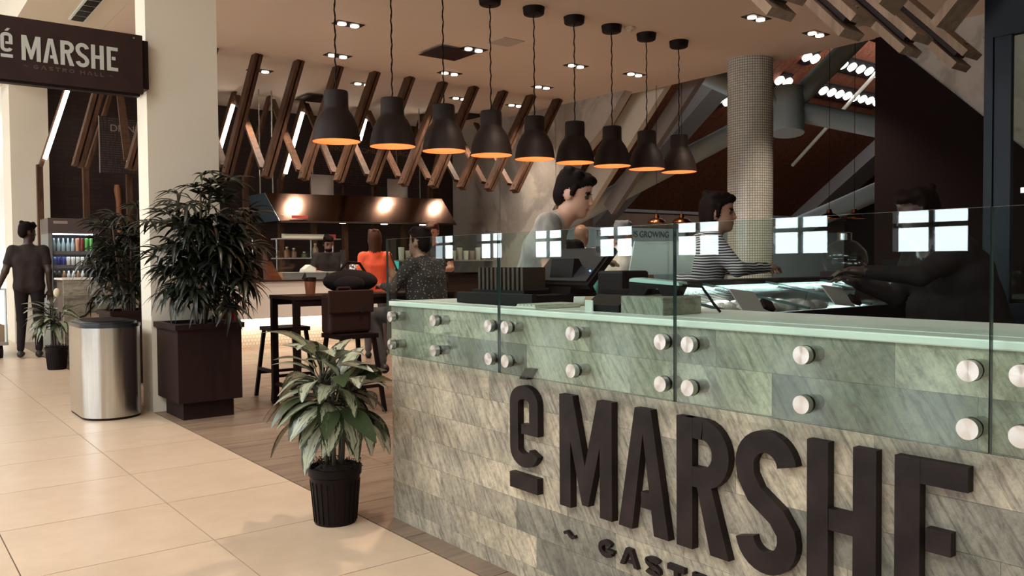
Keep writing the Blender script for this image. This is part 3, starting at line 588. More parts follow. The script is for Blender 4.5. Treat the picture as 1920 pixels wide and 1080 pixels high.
kb = MB().box(-0.009, 0.009, -0.009, 0.009, 0, 0.006).mesh('key', plain('key_cream', (0.62, 0.57, 0.47), 0.5))
for i in range(5):
    for j in range(11): link('key', kb, t, Vector((1.978 + 0.0205 * j, 2.415 + 0.0225 * i, Z1 + 0.0115)) - wl(t))
tag(part('paper_roll', MB().tube([(2.25, 2.50, Z1 + 0.020), (2.33, 2.45, Z1 + 0.020)], 0.018, 14), plain('paper', (0.66, 0.62, 0.55), 0.7), None, True), 'white till roll lying behind the keyboard', 'paper roll')
tag(part('kraft_roll', MB().tube([(2.24, 2.42, Z1 + 0.021), (2.29, 2.31, Z1 + 0.021)], 0.02, 14), plain('kraft', (0.33, 0.20, 0.12), 0.7), None, True), 'brown paper roll beside the white till roll', 'paper roll')
tag(part('price_card', MB().box(2.04, 2.044, 2.17, 2.21, Z1, Z1 + 0.04), plain('paper', (0.66, 0.62, 0.55))), 'small white card propped against the black receipt box', 'card')
t = empty('receipt_box', (2.17, 2.12, Z1), 'low black box with sloping lid beside the card terminal', 'box')
part('body', MB().prism([(0, 0), (0.24, 0), (0.24, 0.075), (0.05, 0.075), (0, 0.03)], (2.05, 2.05, Z1), (1, 0, 0), (0, 0, 0.8), (0, 1, 0), 0.16), BLACK, t); part('lid', MB().box(2.11, 2.28, 2.06, 2.20, Z1 + 0.0605, Z1 + 0.075), BLACKM, t)
tag(bevel(part('stone_plinth', MB().box(2.03, 2.22, 1.83, 2.02, Z1, Z1 + 0.060), STONE), 0.003), 'small slate plinth under the card terminal', 'plinth')
t = empty('card_terminal', (2.12, 1.92, Z1 + 0.060), 'black card terminal with pale green top on the slate plinth', 'card terminal')
part('base', MB().prism([(-0.02, 0), (0.05, 0), (0.07, 0.03), (0.12, 0.03), (0.14, 0), (0.20, 0), (0.22, 0.045), (-0.02, 0.062)], (2.08, 2.01, Z1 + 0.0605), (0.26, -0.71, 0), (0, 0, 0.75), (0.94, 0.35, 0), 0.08), BLACK, t)
part('cover', MB().prism([(-0.02, 0.0625), (0.22, 0.0455), (0.215, 0.06), (0.0, 0.08), (-0.018, 0.075)], (2.08, 2.01, Z1 + 0.0605), (0.26, -0.71, 0), (0, 0, 0.75), (0.94, 0.35, 0), 0.08), plain('pale_green', (0.42, 0.58, 0.52), 0.3), t)
part('cable', MB().tube([(2.16, 1.86, Z1 + 0.095), (2.21, 1.82, Z1 + 0.09), (2.25, 1.80, Z1 + 0.03), (2.28, 1.80, Z1 + 0.005)], 0.005, 8), BLACK, t)

# ------------------------------------------------------------------ gelato case
gc = empty('gelato_case', (3.9, 2.65, 0), 'long black gelato display case with sloping glass front', 'display case')
part('body', MB().box(3.05, 5.3, 2.32, 3.10, 0, 0.90), BLACK, gc); part('rim', MB().box(3.02, 5.33, 2.29, 2.33, 0.90, 0.957), BLACK, gc); part('well', MB().box(3.08, 5.27, 2.335, 3.08, 0.900, 0.915), STEEL, gc)
part('back_panel', MB().box(3.05, 5.3, 3.06, 3.10, 0.915, 1.06), STEELD, gc); bevel(part('top_shelf', MB().box(3.02, 5.33, 2.96, 3.16, 1.062, 1.088), BLACK, gc), 0.004)
part('light_bar', MB().box(3.1, 5.2, 2.985, 3.01, 1.05, 1.0615), plain('case_light', (1, 1, 1), 0.5, emit=(0.85, 1.0, 0.95), es=5.0), gc)
for i in range(4):
    xa = 3.04 + 0.565 * i; sh = part('glass_front', MB().bar((xa + 0.282, 2.31, 0.962), (xa + 0.282, 2.965, 1.07), 0.553, 0.006, (1, 0, 0)), CLEAR, gc)
    part('glass_rib', MB().bar((xa, 2.31, 0.965), (xa, 2.965, 1.073), 0.012, 0.012, (1, 0, 0)), GEDGE, gc)
for i in range(9):
    part('case_lamp', MB().tube([(3.15 + 0.25 * i, 3.03, 1.046), (3.15 + 0.25 * i, 3.03, 1.061)], 0.018, 10), SPOT, gc)
ld = bpy.data.lights.new('case_glow', 'AREA'); ld.shape = 'RECTANGLE'; ld.size = 2.3; ld.size_y = 0.06; ld.energy = 20; ld.color = (0.85, 1.0, 0.96); lo = bpy.data.objects.new('case_glow', ld); C.objects.link(lo); lo.location = (4.0, 2.9, 1.045); lo.rotation_euler = (R(-25), 0, 0)
CREAM = mottled('gelato', (0.62, 0.47, 0.42), (0.78, 0.66, 0.60), 12, 0.6, bump=0.5)
for i in range(6):
    x = 3.26 + 0.36 * i; t = empty('gelato_tray', (x, 2.68, 0.915), '%s in the glass case, %s from the card terminal' % ('steel tray heaped with pale gelato' if i < 3 else 'empty steel tray', ORD[i]), 'tray', 'trays in the gelato case')
    part('tray', MB().box(x - 0.17, x + 0.17, 2.42, 2.95, 0.9155, 0.935), STEELD, t)
    if i < 3:
        mb = MB()
        for k in range(26): a_ = rnd.uniform(-0.14, 0.14); b_ = rnd.uniform(-0.2, 0.22); mb.ellipsoid((x + a_, 2.69 + b_, 0.953), (rnd.uniform(.03, .05), rnd.uniform(.03, .05), rnd.uniform(.018, .035)), 8, 6)
        o = part('gelato', mb, CREAM, t, True); o['kind'] = 'stuff'
for k, x in enumerate((3.16, 3.9)):
    t = empty('card_holder', (x, 2.30, 0.957), ['grey angled label stand on the case rim by the counter', 'grey angled label stand midway along the case rim'][k], 'label stand')
    part('face', MB().bar((x, 2.30, 0.968), (x + 0.02, 2.39, 1.061), 0.16, 0.004, (1, 0, 0)), GREYB, t); part('foot', MB().bar((x + 0.10, 2.295, 0.975), (x + 0.12, 2.33, 1.01), 0.06, 0.02, (1, 0, 0)), BLACK, t)
t = empty('acrylic_screen', (3.4, 3.05, 1.088), 'frosted white acrylic panel standing on the case top', 'screen')
FROST = NT('frosted'); FROST.col((0.78, 0.85, 0.83)); FROST.b.inputs['Roughness'].default_value = 0.4; FROST.b.inputs['Alpha'].default_value = 0.72
part('sheet', MB().prism([(0, 0), (0.49, -0.005), (0.54, 0.178), (0.045, 0.174)], (3.13, 3.055, 1.128), (1, 0, 0), (0, 0, 1), (0, 1, 0), 0.006), FROST.m, t)
part('post', MB().box(3.42, 3.435, 3.05, 3.065, 1.0885, 1.42), CLEAR, t); part('foot', MB().box(3.25, 3.55, 3.04, 3.08, 1.0885, 1.129), CLEAR, t)
t = empty('glass_jar', (6.03, 3.56, 1.05), 'round clear glass jar with narrow neck on the rear bar', 'jar')
part('bowl', MB().lathe((6.03, 3.56, 1.05), [(0.06, 0), (0.13, 0.04), (0.17, 0.13), (0.16, 0.21), (0.10, 0.28), (0.055, 0.30)], 28, caps=False), CLEAR, t, True); part('neck', MB().lathe((6.03, 3.56, 1.35), [(0.055, 0), (0.055, 0.05), (0.062, 0.055), (0.05, 0.06)], 24, caps=False), STEELD, t, True)
t = empty('rear_bar', (6.6, 3.6, 0), 'dark rear bar counter behind the gelato case', 'counter')
part('body', MB().box(5.55, 7.9, 3.35, 3.9, 0, 1.0), DARK, t); part('top', MB().box(5.5, 7.95, 3.3, 3.95, 1.0, 1.04), plain('bar_top', (0.12, 0.15, 0.15), 0.15), t)
for k, (x, w, h) in enumerate(((6.65, 0.10, 0.16), (7.0, 0.3, 0.10), (5.75, 0.08, 0.07))):
    t2 = empty('bar_appliance', (x, 3.5, 1.041), ['small black gadget with blue display on the rear bar', 'low grey box on the rear bar', 'small brown dish stack on the rear bar'][k], 'appliance')
    bevel(part('body', MB().box(x, x + w, 3.45, 3.6, 1.041, 1.041 + h), (BLACK, GREYB, DARK)[k], t2)); part('face', MB().box(x + 0.02, x + w - 0.02, 3.445, 3.451, 1.06, 1.03 + h), (plain('display_blue', (0.1, 0.3, 0.4), 0.3, emit=(0.2, 0.6, 0.8), es=0.6), WPANEL, BLACK)[k], t2)
t = empty('prep_cabinet', (5.3, 2.0, 0), 'brown prep cabinet with steel top beside the dark door frame', 'cabinet')
part('body', MB().box(5.1, 7.2, 1.55, 2.2, 0, 0.95), DARK, t); part('top', MB().box(5.08, 7.22, 1.53, 2.22, 0.95, 0.97), STEEL, t)
for i in range(3): d_ = part('door', MB().box(5.085, 5.1, 1.57 + 0.21 * i, 1.765 + 0.21 * i, 0.1, 0.93), plain('brown_door', (0.07, 0.035, 0.025), 0.5), t); part('handle', MB().box(5.07, 5.085, 1.6 + 0.21 * i, 1.72 + 0.21 * i, 0.86, 0.875), STEELD, d_)
t = empty('glazed_door', (5.0, 1.95, 0), 'tall dark blue framed glazed door behind the counter', 'door')
BLUEF = plain('blue_frame', (0.006, 0.009, 0.015), 0.4, spec=0.2)
part('post', MB().box(4.97, 5.03, 2.055, 2.10, 0, 3.6), BLUEF, t); part('stile', MB().box(4.98, 5.02, 1.965, 2.05, 0, 2.9), BLUEF, t); part('stile', MB().box(4.98, 5.02, 1.05, 1.13, 0, 2.9), BLUEF, t)
part('header', MB().box(4.97, 5.03, 1.05, 2.055, 2.42, 3.6), BLUEF, t); part('rail', MB().box(4.98, 5.02, 1.13, 1.965, 0, 0.95), BLUEF, t); part('pane', MB().box(4.995, 5.005, 1.13, 1.965, 0.95, 2.42), GLASS, t)
part('push_bar', MB().box(4.95, 4.975, 1.3, 1.9, 1.55, 1.58), STEELD, t)

# ------------------------------------------------------------------ kitchen
kc = empty('kitchen_counter', (6, 12, 0), 'white fronted kitchen counter with glowing tiled base', 'counter')
part('front_panel', MB().box(2.9, 6.35, 11.62, 11.70, 0.42, 0.945), WPANEL, kc); part('worktop', MB().box(2.9, 6.4, 11.60, 12.45, 0.945, 0.963), DARK, kc)
part('base', MB().box(2.95, 6.3, 11.90, 12.4, 0, 0.44), TILEW, kc); part('underside', MB().box(2.9, 6.35, 11.70, 12.45, 0.42, 0.44), WPANEL, kc); part('glow_strip', MB().box(3.0, 6.2, 11.75, 11.79, 0.405, 0.419), plain('strip_light', (1, 1, 1), 0.5, emit=(1.0, 0.84, 0.62), es=5.0), kc)
ld = bpy.data.lights.new('base_glow', 'AREA'); ld.shape = 'RECTANGLE'; ld.size = 3.2; ld.size_y = 0.05; ld.energy = 13; ld.color = (1.0, 0.80, 0.58); lo = bpy.data.objects.new('base_glow', ld); C.objects.link(lo); lo.location = (4.6, 11.80, 0.40); lo.rotation_euler = (R(18), 0, 0)
t = empty('side_counter', (8, 12, 0), 'dark till counter behind the woman in orange', 'counter')
part('body', MB().box(6.42, 9.2, 11.75, 12.45, 0, 1.0), DARK, t); part('top', MB().box(6.41, 9.25, 11.7, 12.5, 1.0, 1.03), STEELW, t)
for k, x in enumerate((4.59, 5.84)):
    t = empty('sneeze_guard_post', (x, 11.8, 0.963), ['steel sneeze guard post by the copper chute', 'steel sneeze guard post beside the dark-shirted cook'][k], 'post'); part('post', MB().box(x - 0.03, x + 0.03, 11.77, 11.83, 0.9635, 1.40), STEELD, t); part('cap', MB().box(x - 0.035, x + 0.035, 11.765, 11.835, 1.40, 1.41), STEELD, t)
    part('clip', MB().box(x + 0.03, x + 0.05, 11.78, 11.82, 1.25, 1.28), STEELD, t)
tag(part('sneeze_guard', MB().box(4.64, 5.79, 11.795, 11.805, 1.02, 1.38), CLEAR), 'clear sneeze guard sheet between two steel posts', 'glass screen')
for i in range(3):
    x = 4.90 + 0.37 * i; t = empty('food_tub', (x + 0.16, 12.0, 0.963), 'white plastic tub on the kitchen counter', 'tub', 'white tubs on the kitchen counter')
    part('tub', MB().add([(x + .03, 11.93, .9635), (x + .31, 11.93, .9635), (x + .31, 12.2, .9635), (x + .03, 12.2, .9635), (x, 11.9, 1.06), (x + .345, 11.9, 1.06), (x + .345, 12.23, 1.06), (x, 12.23, 1.06)], [(3, 2, 1, 0), (4, 5, 6, 7), (0, 1, 5, 4), (1, 2, 6, 5), (2, 3, 7, 6), (3, 0, 4, 7)]), plain('tub_white', (0.55, 0.57, 0.53), 0.4), t); part('rim', MB().box(x - 0.008, x + 0.353, 11.892, 12.238, 1.0605, 1.072), plain('tub_white', (0.55, 0.57, 0.53)), t)
tag(part('paper_bags', MB().prism([(0, 0), (0.20, 0), (0.24, 0.16), (0.14, 0.22), (0.05, 0.15)], (5.36, 12.25, 0.9635), (1, 0, 0), (0, 0, 1), (0, 1, 0), 0.18), plain('paper', (0.66, 0.62, 0.55))), 'crumpled white paper bag beside the tubs', 'bag')
tag(part('copper_chute', MB().prism([(0, 0), (0.26, 0), (0.10, 0.27), (0, 0.27)], (4.62, 11.86, 0.9635), (1, 0, 0), (0, 0, 1), (0, 1, 0), 0.3), plain('copper_sheet', (0.75, 0.42, 0.25), 0.22, 1.0)), 'polished copper chute behind a steel post', 'chute')
t = empty('juice_machine', (4.2, 12.1, 0.963), 'squat steel machine partly behind the palm', 'machine'); part('body', MB().box(4.0, 4.5, 11.95, 12.35, 0.9635, 1.18), BLACK, t); part('lid', MB().box(3.98, 4.55, 11.93, 12.37, 1.181, 1.24), STEEL, t)
t = empty('wire_shelf', (5.5, 13.2, 0), 'steel wire shelf unit with a cling film box on top', 'shelf')
for x in (4.95, 5.35, 5.95, 6.35): part('upright', MB().tube([(x, 13.2, 0), (x, 13.2, 1.62)], 0.016, 8), STEELD, t)
for z in (0.95, 1.28, 1.60): part('shelf_board', MB().box(5.33, 6.40, 13.0, 13.4, z, z + 0.02), GREYB, t)
tag(part('film_box', MB().box(5.4, 6.12, 13.05, 13.12, 1.621, 1.69), plain('film_white', (0.62, 0.60, 0.50), 0.5)), 'long white cling film box on the wire shelf', 'box'); tag(part('film_box', MB().box(6.125, 6.33, 13.05, 13.12, 1.621, 1.69), plain('film_red', (0.60, 0.09, 0.07), 0.5)), 'red end box beside the cling film', 'box')
for k, (x, c, h) in enumerate(((5.5, (0.25, 0.13, 0.06), .16), (5.62, (0.30, 0.17, 0.08), .14), (5.80, (0.12, 0.14, 0.06), .08), (6.0, (0.45, 0.33, 0.18), .22), (6.2, (0.4, 0.4, 0.4), .10))):
    tt = empty('shelf_jar', (x, 13.15, 1.3), ['brown jar on the middle wire shelf', 'tan jar next to the brown one', 'low green tub on the wire shelf', 'tall sauce bottle on the wire shelf', 'small steel tin on the wire shelf'][k], 'jar'); part('body', MB().lathe((x, 13.15, 1.3005), [(0.045, 0), (0.048, h * 0.7), (0.02, h * .85), (0.02, h)], 14), plain('jar%d' % k, c, 0.4), tt, True); part('cap', MB().lathe((x, 13.15, 1.3 + h), [(0.022, 0.0005), (0.022, 0.02)], 12), WPANEL, tt)
t = empty('oven', (4.75, 13.3, 0), 'brown framed glass door oven behind the kitchen counter', 'oven'); part('body', MB().box(4.95, 5.32, 13.42, 13.9, 0, 1.28), DARK, t); part('door', MB().box(4.97, 5.30, 13.40, 13.42, 0.9, 1.25), plain('oven_brown', (0.09, 0.05, 0.035), 0.3), t); part('handle', MB().box(4.99, 5.28, 13.38, 13.40, 1.2, 1.215), STEELD, t)
t = empty('mixing_bowl', (6.12, 12.0, 1.0), 'shiny round steel bowl upside down beside the cook', 'bowl'); part('bowl', MB().ellipsoid((6.14, 12.0, 1.09), (0.12, 0.12, 0.125), 20, 14), STEELD, t, True); part('label', MB().box(6.08, 6.20, 11.872, 11.885, 1.12, 1.17), WPANEL, t)
for k, x in enumerate((6.22, 6.32)): tag(part('shaker', MB().lathe((x, 11.80, 0.9635), [(0.035, 0), (0.035, 0.12), (0.02, 0.14)], 14), WPANEL, None, True), ['white shaker beside the steel bowl', 'white shaker at the counter end'][k], 'shaker')
t = empty('till_monitor', (6.75, 11.95, 1.03), 'till with turquoise screen facing the cook', 'monitor'); part('screen', MB().bar((6.5, 11.9, 1.20), (6.85, 11.9, 1.16), 0.1, 0.12, (0, 1, 0)), plain('screen_teal', (0.05, 0.4, 0.36), 0.4, emit=(0.05, 0.55, 0.48), es=0.5), t); part('stand', MB().prism([(0, 0), (0.3, 0), (0.12, 0.18), (0.02, 0.18)], (6.62, 11.95, 1.0305), (1, 0, 0), (0, 0, 1), (0, 1, 0), 0.12), BLACK, t); part('ledge', MB().bar((6.66, 11.88, 1.07), (6.90, 11.88, 1.045), 0.12, 0.01, (0, 1, 0)), WPANEL, t)
hd = empty('extractor_hood', (7, 13.5, 1.9), 'long brown steel extractor hood glowing underneath', 'hood')
part('canopy', MB().add([(5.33, 13.0, 1.90), (8.75, 13.0, 1.93), (8.75, 14.02, 1.93), (5.33, 14.02, 1.90), (5.20, 13.28, 2.36), (8.62, 13.28, 2.40), (8.62, 14.02, 2.40), (5.20, 14.02, 2.36)], [(3, 2, 1, 0), (4, 5, 6, 7), (0, 1, 5, 4), (1, 2, 6, 5), (2, 3, 7, 6), (3, 0, 4, 7)]), STEELW, hd)
part('lower_lip', MB().add([(5.33, 12.985, 1.87), (8.75, 12.985, 1.90), (8.75, 13.02, 1.90), (5.33, 13.02, 1.87), (5.33, 12.985, 1.90), (8.75, 12.985, 1.93), (8.75, 13.02, 1.93), (5.33, 13.02, 1.90)], [(3, 2, 1, 0), (4, 5, 6, 7), (0, 1, 5, 4), (1, 2, 6, 5), (2, 3, 7, 6), (3, 0, 4, 7)]), STEELD, hd)
part('side_panel', MB().add([(5.325, 13.0, 1.90), (5.195, 13.28, 2.36), (5.195, 14.02, 2.36), (5.325, 14.02, 1.90), (5.315, 13.0, 1.90), (5.185, 13.28, 2.36), (5.185, 14.02, 2.36), (5.315, 14.02, 1.90)], [(3, 2, 1, 0), (4, 5, 6, 7), (0, 1, 5, 4), (1, 2, 6, 5), (2, 3, 7, 6), (3, 0, 4, 7)]), plain('steel_blue_reflection', (0.16, 0.22, 0.27), 0.3, 0.8), hd)  # bluish reflection on this side of the hood is put into its colour
for x in (5.6, 6.5, 7.3, 8.1):
    part('hood_lamp', MB().tube([(x, 13.12, 1.885), (x, 13.12, 1.91)], 0.06, 14), BULB, hd)
for x in (6.15, 7.65): part('bracket', MB().box(x, x + 0.42, 13.6, 13.62, 2.40, 2.75), GREYB, hd)
for x in (5.28, 5.50, 7.90, 8.40): part('hanger', MB().tube([(x, 13.7, 2.36), (x, 13.7, ZC)], 0.013, 8), STEELD, hd)
part('warning_label', MB().bar((5.52, 12.98, 1.965), (5.80, 12.98, 1.968), 0.01, 0.045, (0, 1, 0)), plain('film_red', (0.6, 0.09, 0.07)), hd)
ld = bpy.data.lights.new('hood_glow', 'AREA'); ld.shape = 'RECTANGLE'; ld.size = 3.0; ld.size_y = 0.5; ld.energy = 10; ld.color = (1.0, 0.75, 0.5); lo = bpy.data.objects.new('hood_glow', ld); C.objects.link(lo); lo.location = (7, 13.4, 1.86)
BOARD = lines_mat('chalk_print', (0.016, 0.008, 0.008), (0.075, 0.045, 0.035), 9)
for k, (x0, x1, z0, z1, hd_, lab) in enumerate(((6.3, 8.5, 2.62, 3.44, 'DRINKS   COMBINE   BURGERS', 'wide black menu board hanging above the hood'), (2.86, 3.6, 2.60, 3.46, 'DRINKS', 'black drinks menu board seen between the columns'))):
    t = empty('menu_board', (x0, 13.85, z0), lab, 'menu board'); part('board', MB().box(x0, x1, 13.84, 13.87, z0, z1), BOARD, t)
    for wi, wd in enumerate(hd_.split()): text(wd, 0.15 if k else 0.13, (x0 + 0.14 + 0.72 * wi, 13.838, z1 - 0.22), (R(90), 0, 0), plain('chalk', (0.16, 0.10, 0.08), 0.8) if not k else plain('chalk2', (0.26, 0.2, 0.17), 0.8), 'heading', t)
    part('edge_strip', MB().bar((x0 - 0.01, 13.84, z0), (x0 - 0.01, 13.84, z1), 0.012, 0.012), GREYB, t)
tag(part('wooden_paddle', MB().tube([(3.48, 15.44, 0.0), (3.46, 15.44, 2.3), (3.44, 15.43, 2.48), (3.44, 15.43, 2.57)], [0.035, 0.045, 0.055, 0.04], 12), plain('paddle_wood', (0.35, 0.14, 0.06), 0.4), None, True), 'upright wooden paddle against the black kitchen wall', 'paddle')
BK = [(0.40, 0.38, 0.33), (0.30, 0.25, 0.2), (0.45, 0.42, 0.36), (0.22, 0.16, 0.13)]
t = empty('cup_shelf', (8.5, 13.05, 0), 'grey standing shelf holding a row of paper cups', 'shelf'); part('board', MB().box(7.45, 9.6, 12.9, 13.2, 1.22, 1.25), GREYB, t)
for x in (7.5, 9.5): part('upright', MB().box(x, x + 0.05, 12.95, 13.15, 0, 1.22), GREYB, t)
for i in range(14): tag(part('cup_stack', MB().lathe((7.6 + 0.14 * i, 13.05, 1.2505), [(0.045, 0), (0.055, 0.16 + 0.06 * (i % 3 == 0)), (0.05, 0.17 + 0.06 * (i % 3 == 0))], 12), plain('cup%d' % (i % 4), BK[i % 4], 0.6), None, True), '%s paper cup stack on the grey standing shelf, %s from the cook' % (['cream', 'tan', 'ivory', 'brown'][i % 4], ORD[i]), 'cups', 'cup stacks on the wall shelf')

# ------------------------------------------------------------------ bistro counter, fridge, sign
jc = empty('bistro_counter', (2.4, 11.4, 0), 'stone-tiled bistro counter with script lettering behind the bin', 'counter')
part('core', MB().box(1.87, 2.88, 11.09, 11.58, 0, 1.03), DGROUT, jc)
for r_ in range(5):
    z0 = 0.21 * r_; x = 1.85; w = 0.26 if r_ % 2 else 0.46
    while x < 2.88: x1 = min(x + w, 2.88); tile('bistro_tile', x, x1, 11.06, 11.09, z0, min(z0 + 0.21, 1.03), STONE, jc, 0.001, 'y'); x = x1; w = 0.46
part('top', MB().box(1.84, 2.89, 11.05, 11.59, 1.03, 1.052), SLAB, jc)
js = empty('bistro_lettering', (2.3, 11.05, 0.6), 'dark script lettering with a cloche emblem on the bistro counter', 'lettering')
script = [(0.0, .02), (.05, .0), (.12, .02), (.20, .12), (.24, .17), (.16, .17), (.12, .15)], [(.24, .17), (.33, .175)], [(.24, .07), (.25, .04), (.29, .045), (.31, .09), (.31, .045), (.34, .06), (.40, .17), (.37, .05), (.40, .045), (.42, .09), (.42, .045), (.46, .06), (.49, .09), (.47, .05), (.50, .05), (.51, .09), (.51, .045), (.54, .09), (.55, .05), (.60, .065), (.68, .075)]
for pts in script:
    mb = MB(); ribbon(mb, pts, 0.016, (1.96, 11.0595, 0.58), (1, 0, 0), (0, 0, 1), (0, -1, 0), 0.015); part('script_stroke', mb, IRON, js)
mb = MB(); ribbon(mb, arc(0.12, 0, 0.12, 0.11, 0, 180, 14), 0.016, (2.20, 11.0595, 0.80), (1, 0, 0), (0, 0, 1), (0, -1, 0), 0.015); mb.prism([(-0.02, -0.02), (0.26, -0.02), (0.26, 0.002), (-0.02, 0.002)], (2.20, 11.0595, 0.80), (1, 0, 0), (0, 0, 1), (0, -1, 0), 0.015); mb.prism([(0.10, 0.11), (0.14, 0.11), (0.135, 0.14), (0.105, 0.14)], (2.20, 11.0595, 0.80), (1, 0, 0), (0, 0, 1), (0, -1, 0), 0.015)
part('cloche_emblem', mb, IRON, js)
xx = 2.16
for ch in 'BISTRO': letter(ch, (xx, 11.0595, 0.505), (1, 0, 0), (0, 0, 1), (0, -1, 0), 0.045 if ch != 'I' else 0.014, 0.055, 0.014, 0.012, IRON, js); xx += 0.07 if ch != 'I' else 0.035
fg = empty('drinks_fridge', (2.4, 13.7, 0), 'tall open drinks fridge with lit shelves behind the bistro counter', 'fridge')
part('back', MB().box(2.07, 2.73, 14.02, 14.06, 0, 1.88), GREYB, fg); part('header', MB().box(2.07, 2.73, 13.42, 14.02, 1.66, 1.88), plain('fridge_grey', (0.10, 0.075, 0.07), 0.4), fg)
for x in (2.07, 2.68): part('side', MB().box(x, x + 0.05, 13.42, 14.02, 0, 1.66), plain('fridge_side', (0.20, 0.20, 0.19), 0.4) if x < 2.1 else BLACK, fg)
part('badge', MB().box(2.14, 2.32, 13.414, 13.42, 1.80, 1.84), plain('badge', (0.4, 0.3, 0.26), 0.4), fg); part('base', MB().box(2.12, 2.68, 13.42, 14.02, 0, 0.75), GREYB, fg)
for z in (0.98, 1.18, 1.38):
    s = part('shelf', MB().box(2.12, 2.68, 13.45, 14.02, z, z + 0.015), GREYB, fg); part('price_rail', MB().box(2.12, 2.68, 13.44, 13.45, z - 0.02, z + 0.03), plain('rail', (0.16, 0.15, 0.16), 0.4), s); part('shelf_light', MB().box(2.14, 2.66, 13.48, 13.50, z - 0.012, z - 0.001), plain('cool_light', (1, 1, 1), 0.5, emit=(0.8, 0.92, 1.0), es=12.0), s)
part('top_light', MB().box(2.14, 2.66, 13.48, 13.50, 1.645, 1.659), plain('cool_light', (1, 1, 1)), fg)
kinds = {}
for ri, (z, h, items) in enumerate(((1.396, 0.20, ['water'] * 4 + ['bigwater', 'peach', 'red', 'green', 'green']), (1.196, 0.13, ['blue', 'navy', 'navy', 'white', 'white', 'white', 'white', 'black', 'black']), (0.996, 0.13, ['black', 'black', 'brown', 'white', 'white', 'brown', 'white', 'black', 'black']))):
    for i, kd in enumerate(items):
        col = dict(water=(0.5, 0.68, 0.75), bigwater=(0.55, 0.72, 0.8), peach=(0.75, 0.35, 0.2), red=(0.3, 0.04, 0.04), green=(0.15, 0.5, 0.12), blue=(0.12, 0.2, 0.45), navy=(0.05, 0.05, 0.25), white=(0.65, 0.62, 0.58), black=(0.03, 0.02, 0.02), brown=(0.35, 0.18, 0.09))[kd]
        if (kd, ri) not in kinds:
            prof = [(0.026, 0), (0.027, h * .55), (0.012, h * .8), (0.012, h)] if 'water' in kd or ri == 2 else [(0.025, 0), (0.027, 0.01), (0.027, h * .93), (0.022, h)]
            kinds[kd, ri] = MB().lathe((0, 0, 0), prof, 12).mesh('drink', plain('drink_' + kd, col, 0.25), smooth=True)
        o = link('drink_bottle' if 'water' in kd or ri == 2 else 'drink_can', kinds[kd, ri], None, (2.155 + 0.061 * i, 13.52, z))
        tag(o, '%s drink standing on the %s fridge shelf' % (dict(water='small clear water bottle', bigwater='large clear water bottle', peach='peach coloured can', red='dark red can', green='bright green can', blue='blue labelled can', navy='navy can', white='white can' if ri == 1 else 'white labelled bottle', black='black can' if ri == 1 else 'black bottle', brown='brown bottle')[kd], ['top', 'middle', 'lowest'][ri]), 'drink', 'drinks in the fridge')
bs = empty('hanging_sign', (1.2, 7.09, 2.55), 'dark blade sign with pale cut-out name beside the white column', 'sign')
bevel(part('board', MB().box(0.60, 1.785, 7.06, 7.12, 2.553, 3.015), SIGNB, bs), 0.004); part('lower_channel', MB().box(0.60, 1.76, 7.07, 7.15, 2.535, 2.553), BLACK, bs)
S2, T2, N2 = (1, 0, 0), (0, 0, 1), (0, -1, 0)
def sput(ch, x, z, w, h, sw, m=LETTER): letter(ch, (x, 7.0615, z), S2, T2, N2, w, h, sw, 0.006, m, bs)
k_ = 0.182 / 0.392
sput('e', 0.815, 2.752, 0.076, 0.140, 0.023); sput("'", 0.842, 2.903, 0.036, 0.02, 0.02); sput('_', 0.815, 2.712, 0.076, 0.024, 0.02)
for ch, ya, yb in (('M', 2.211, 1.951), ('A', 1.920, 1.707), ('R', 1.675, 1.483), ('S', 1.460, 1.265), ('H', 1.235, 1.048), ('E', 1.002, 0.836)): sput(ch, 0.947 + (2.211 - ya) * 0.475, 2.707, (ya - yb) * 0.475, 0.182, 0.028)
xx = 0.958; DIM = plain('letter_dim', (0.075, 0.045, 0.04), 0.6)
for ch, w in (('~', 0.026), (' ', 0.01), ('G', 0.034), ('A', 0.038), ('S', 0.030), ('T', 0.032), ('R', 0.031), ('O', 0.038), (' ', 0.01), ('H', 0.033), ('A', 0.038), ('L', 0.026), ('L', 0.026), (' ', 0.01), ('~', 0.026)):
    if ch != ' ': sput(ch, xx, 2.652, w, 0.030, 0.008, DIM)
    xx += w + 0.014
for x in (0.66, 1.72): part('screw', MB().tube([(x, 7.057, 2.985), (x, 7.06, 2.985)], 0.008, 8), STEELD, bs)
part('bracket', MB().box(1.785, 1.83, 7.075, 7.4, 2.60, 2.98), BLACK, bs)
t = tag(part('teal_banner', MB().box(1.2, 1.9, 22.0, 22.05, 2.6, 4.1), plain('teal_print', (0.03, 0.22, 0.28), 0.6)), 'teal banner far down the concourse', 'banner')

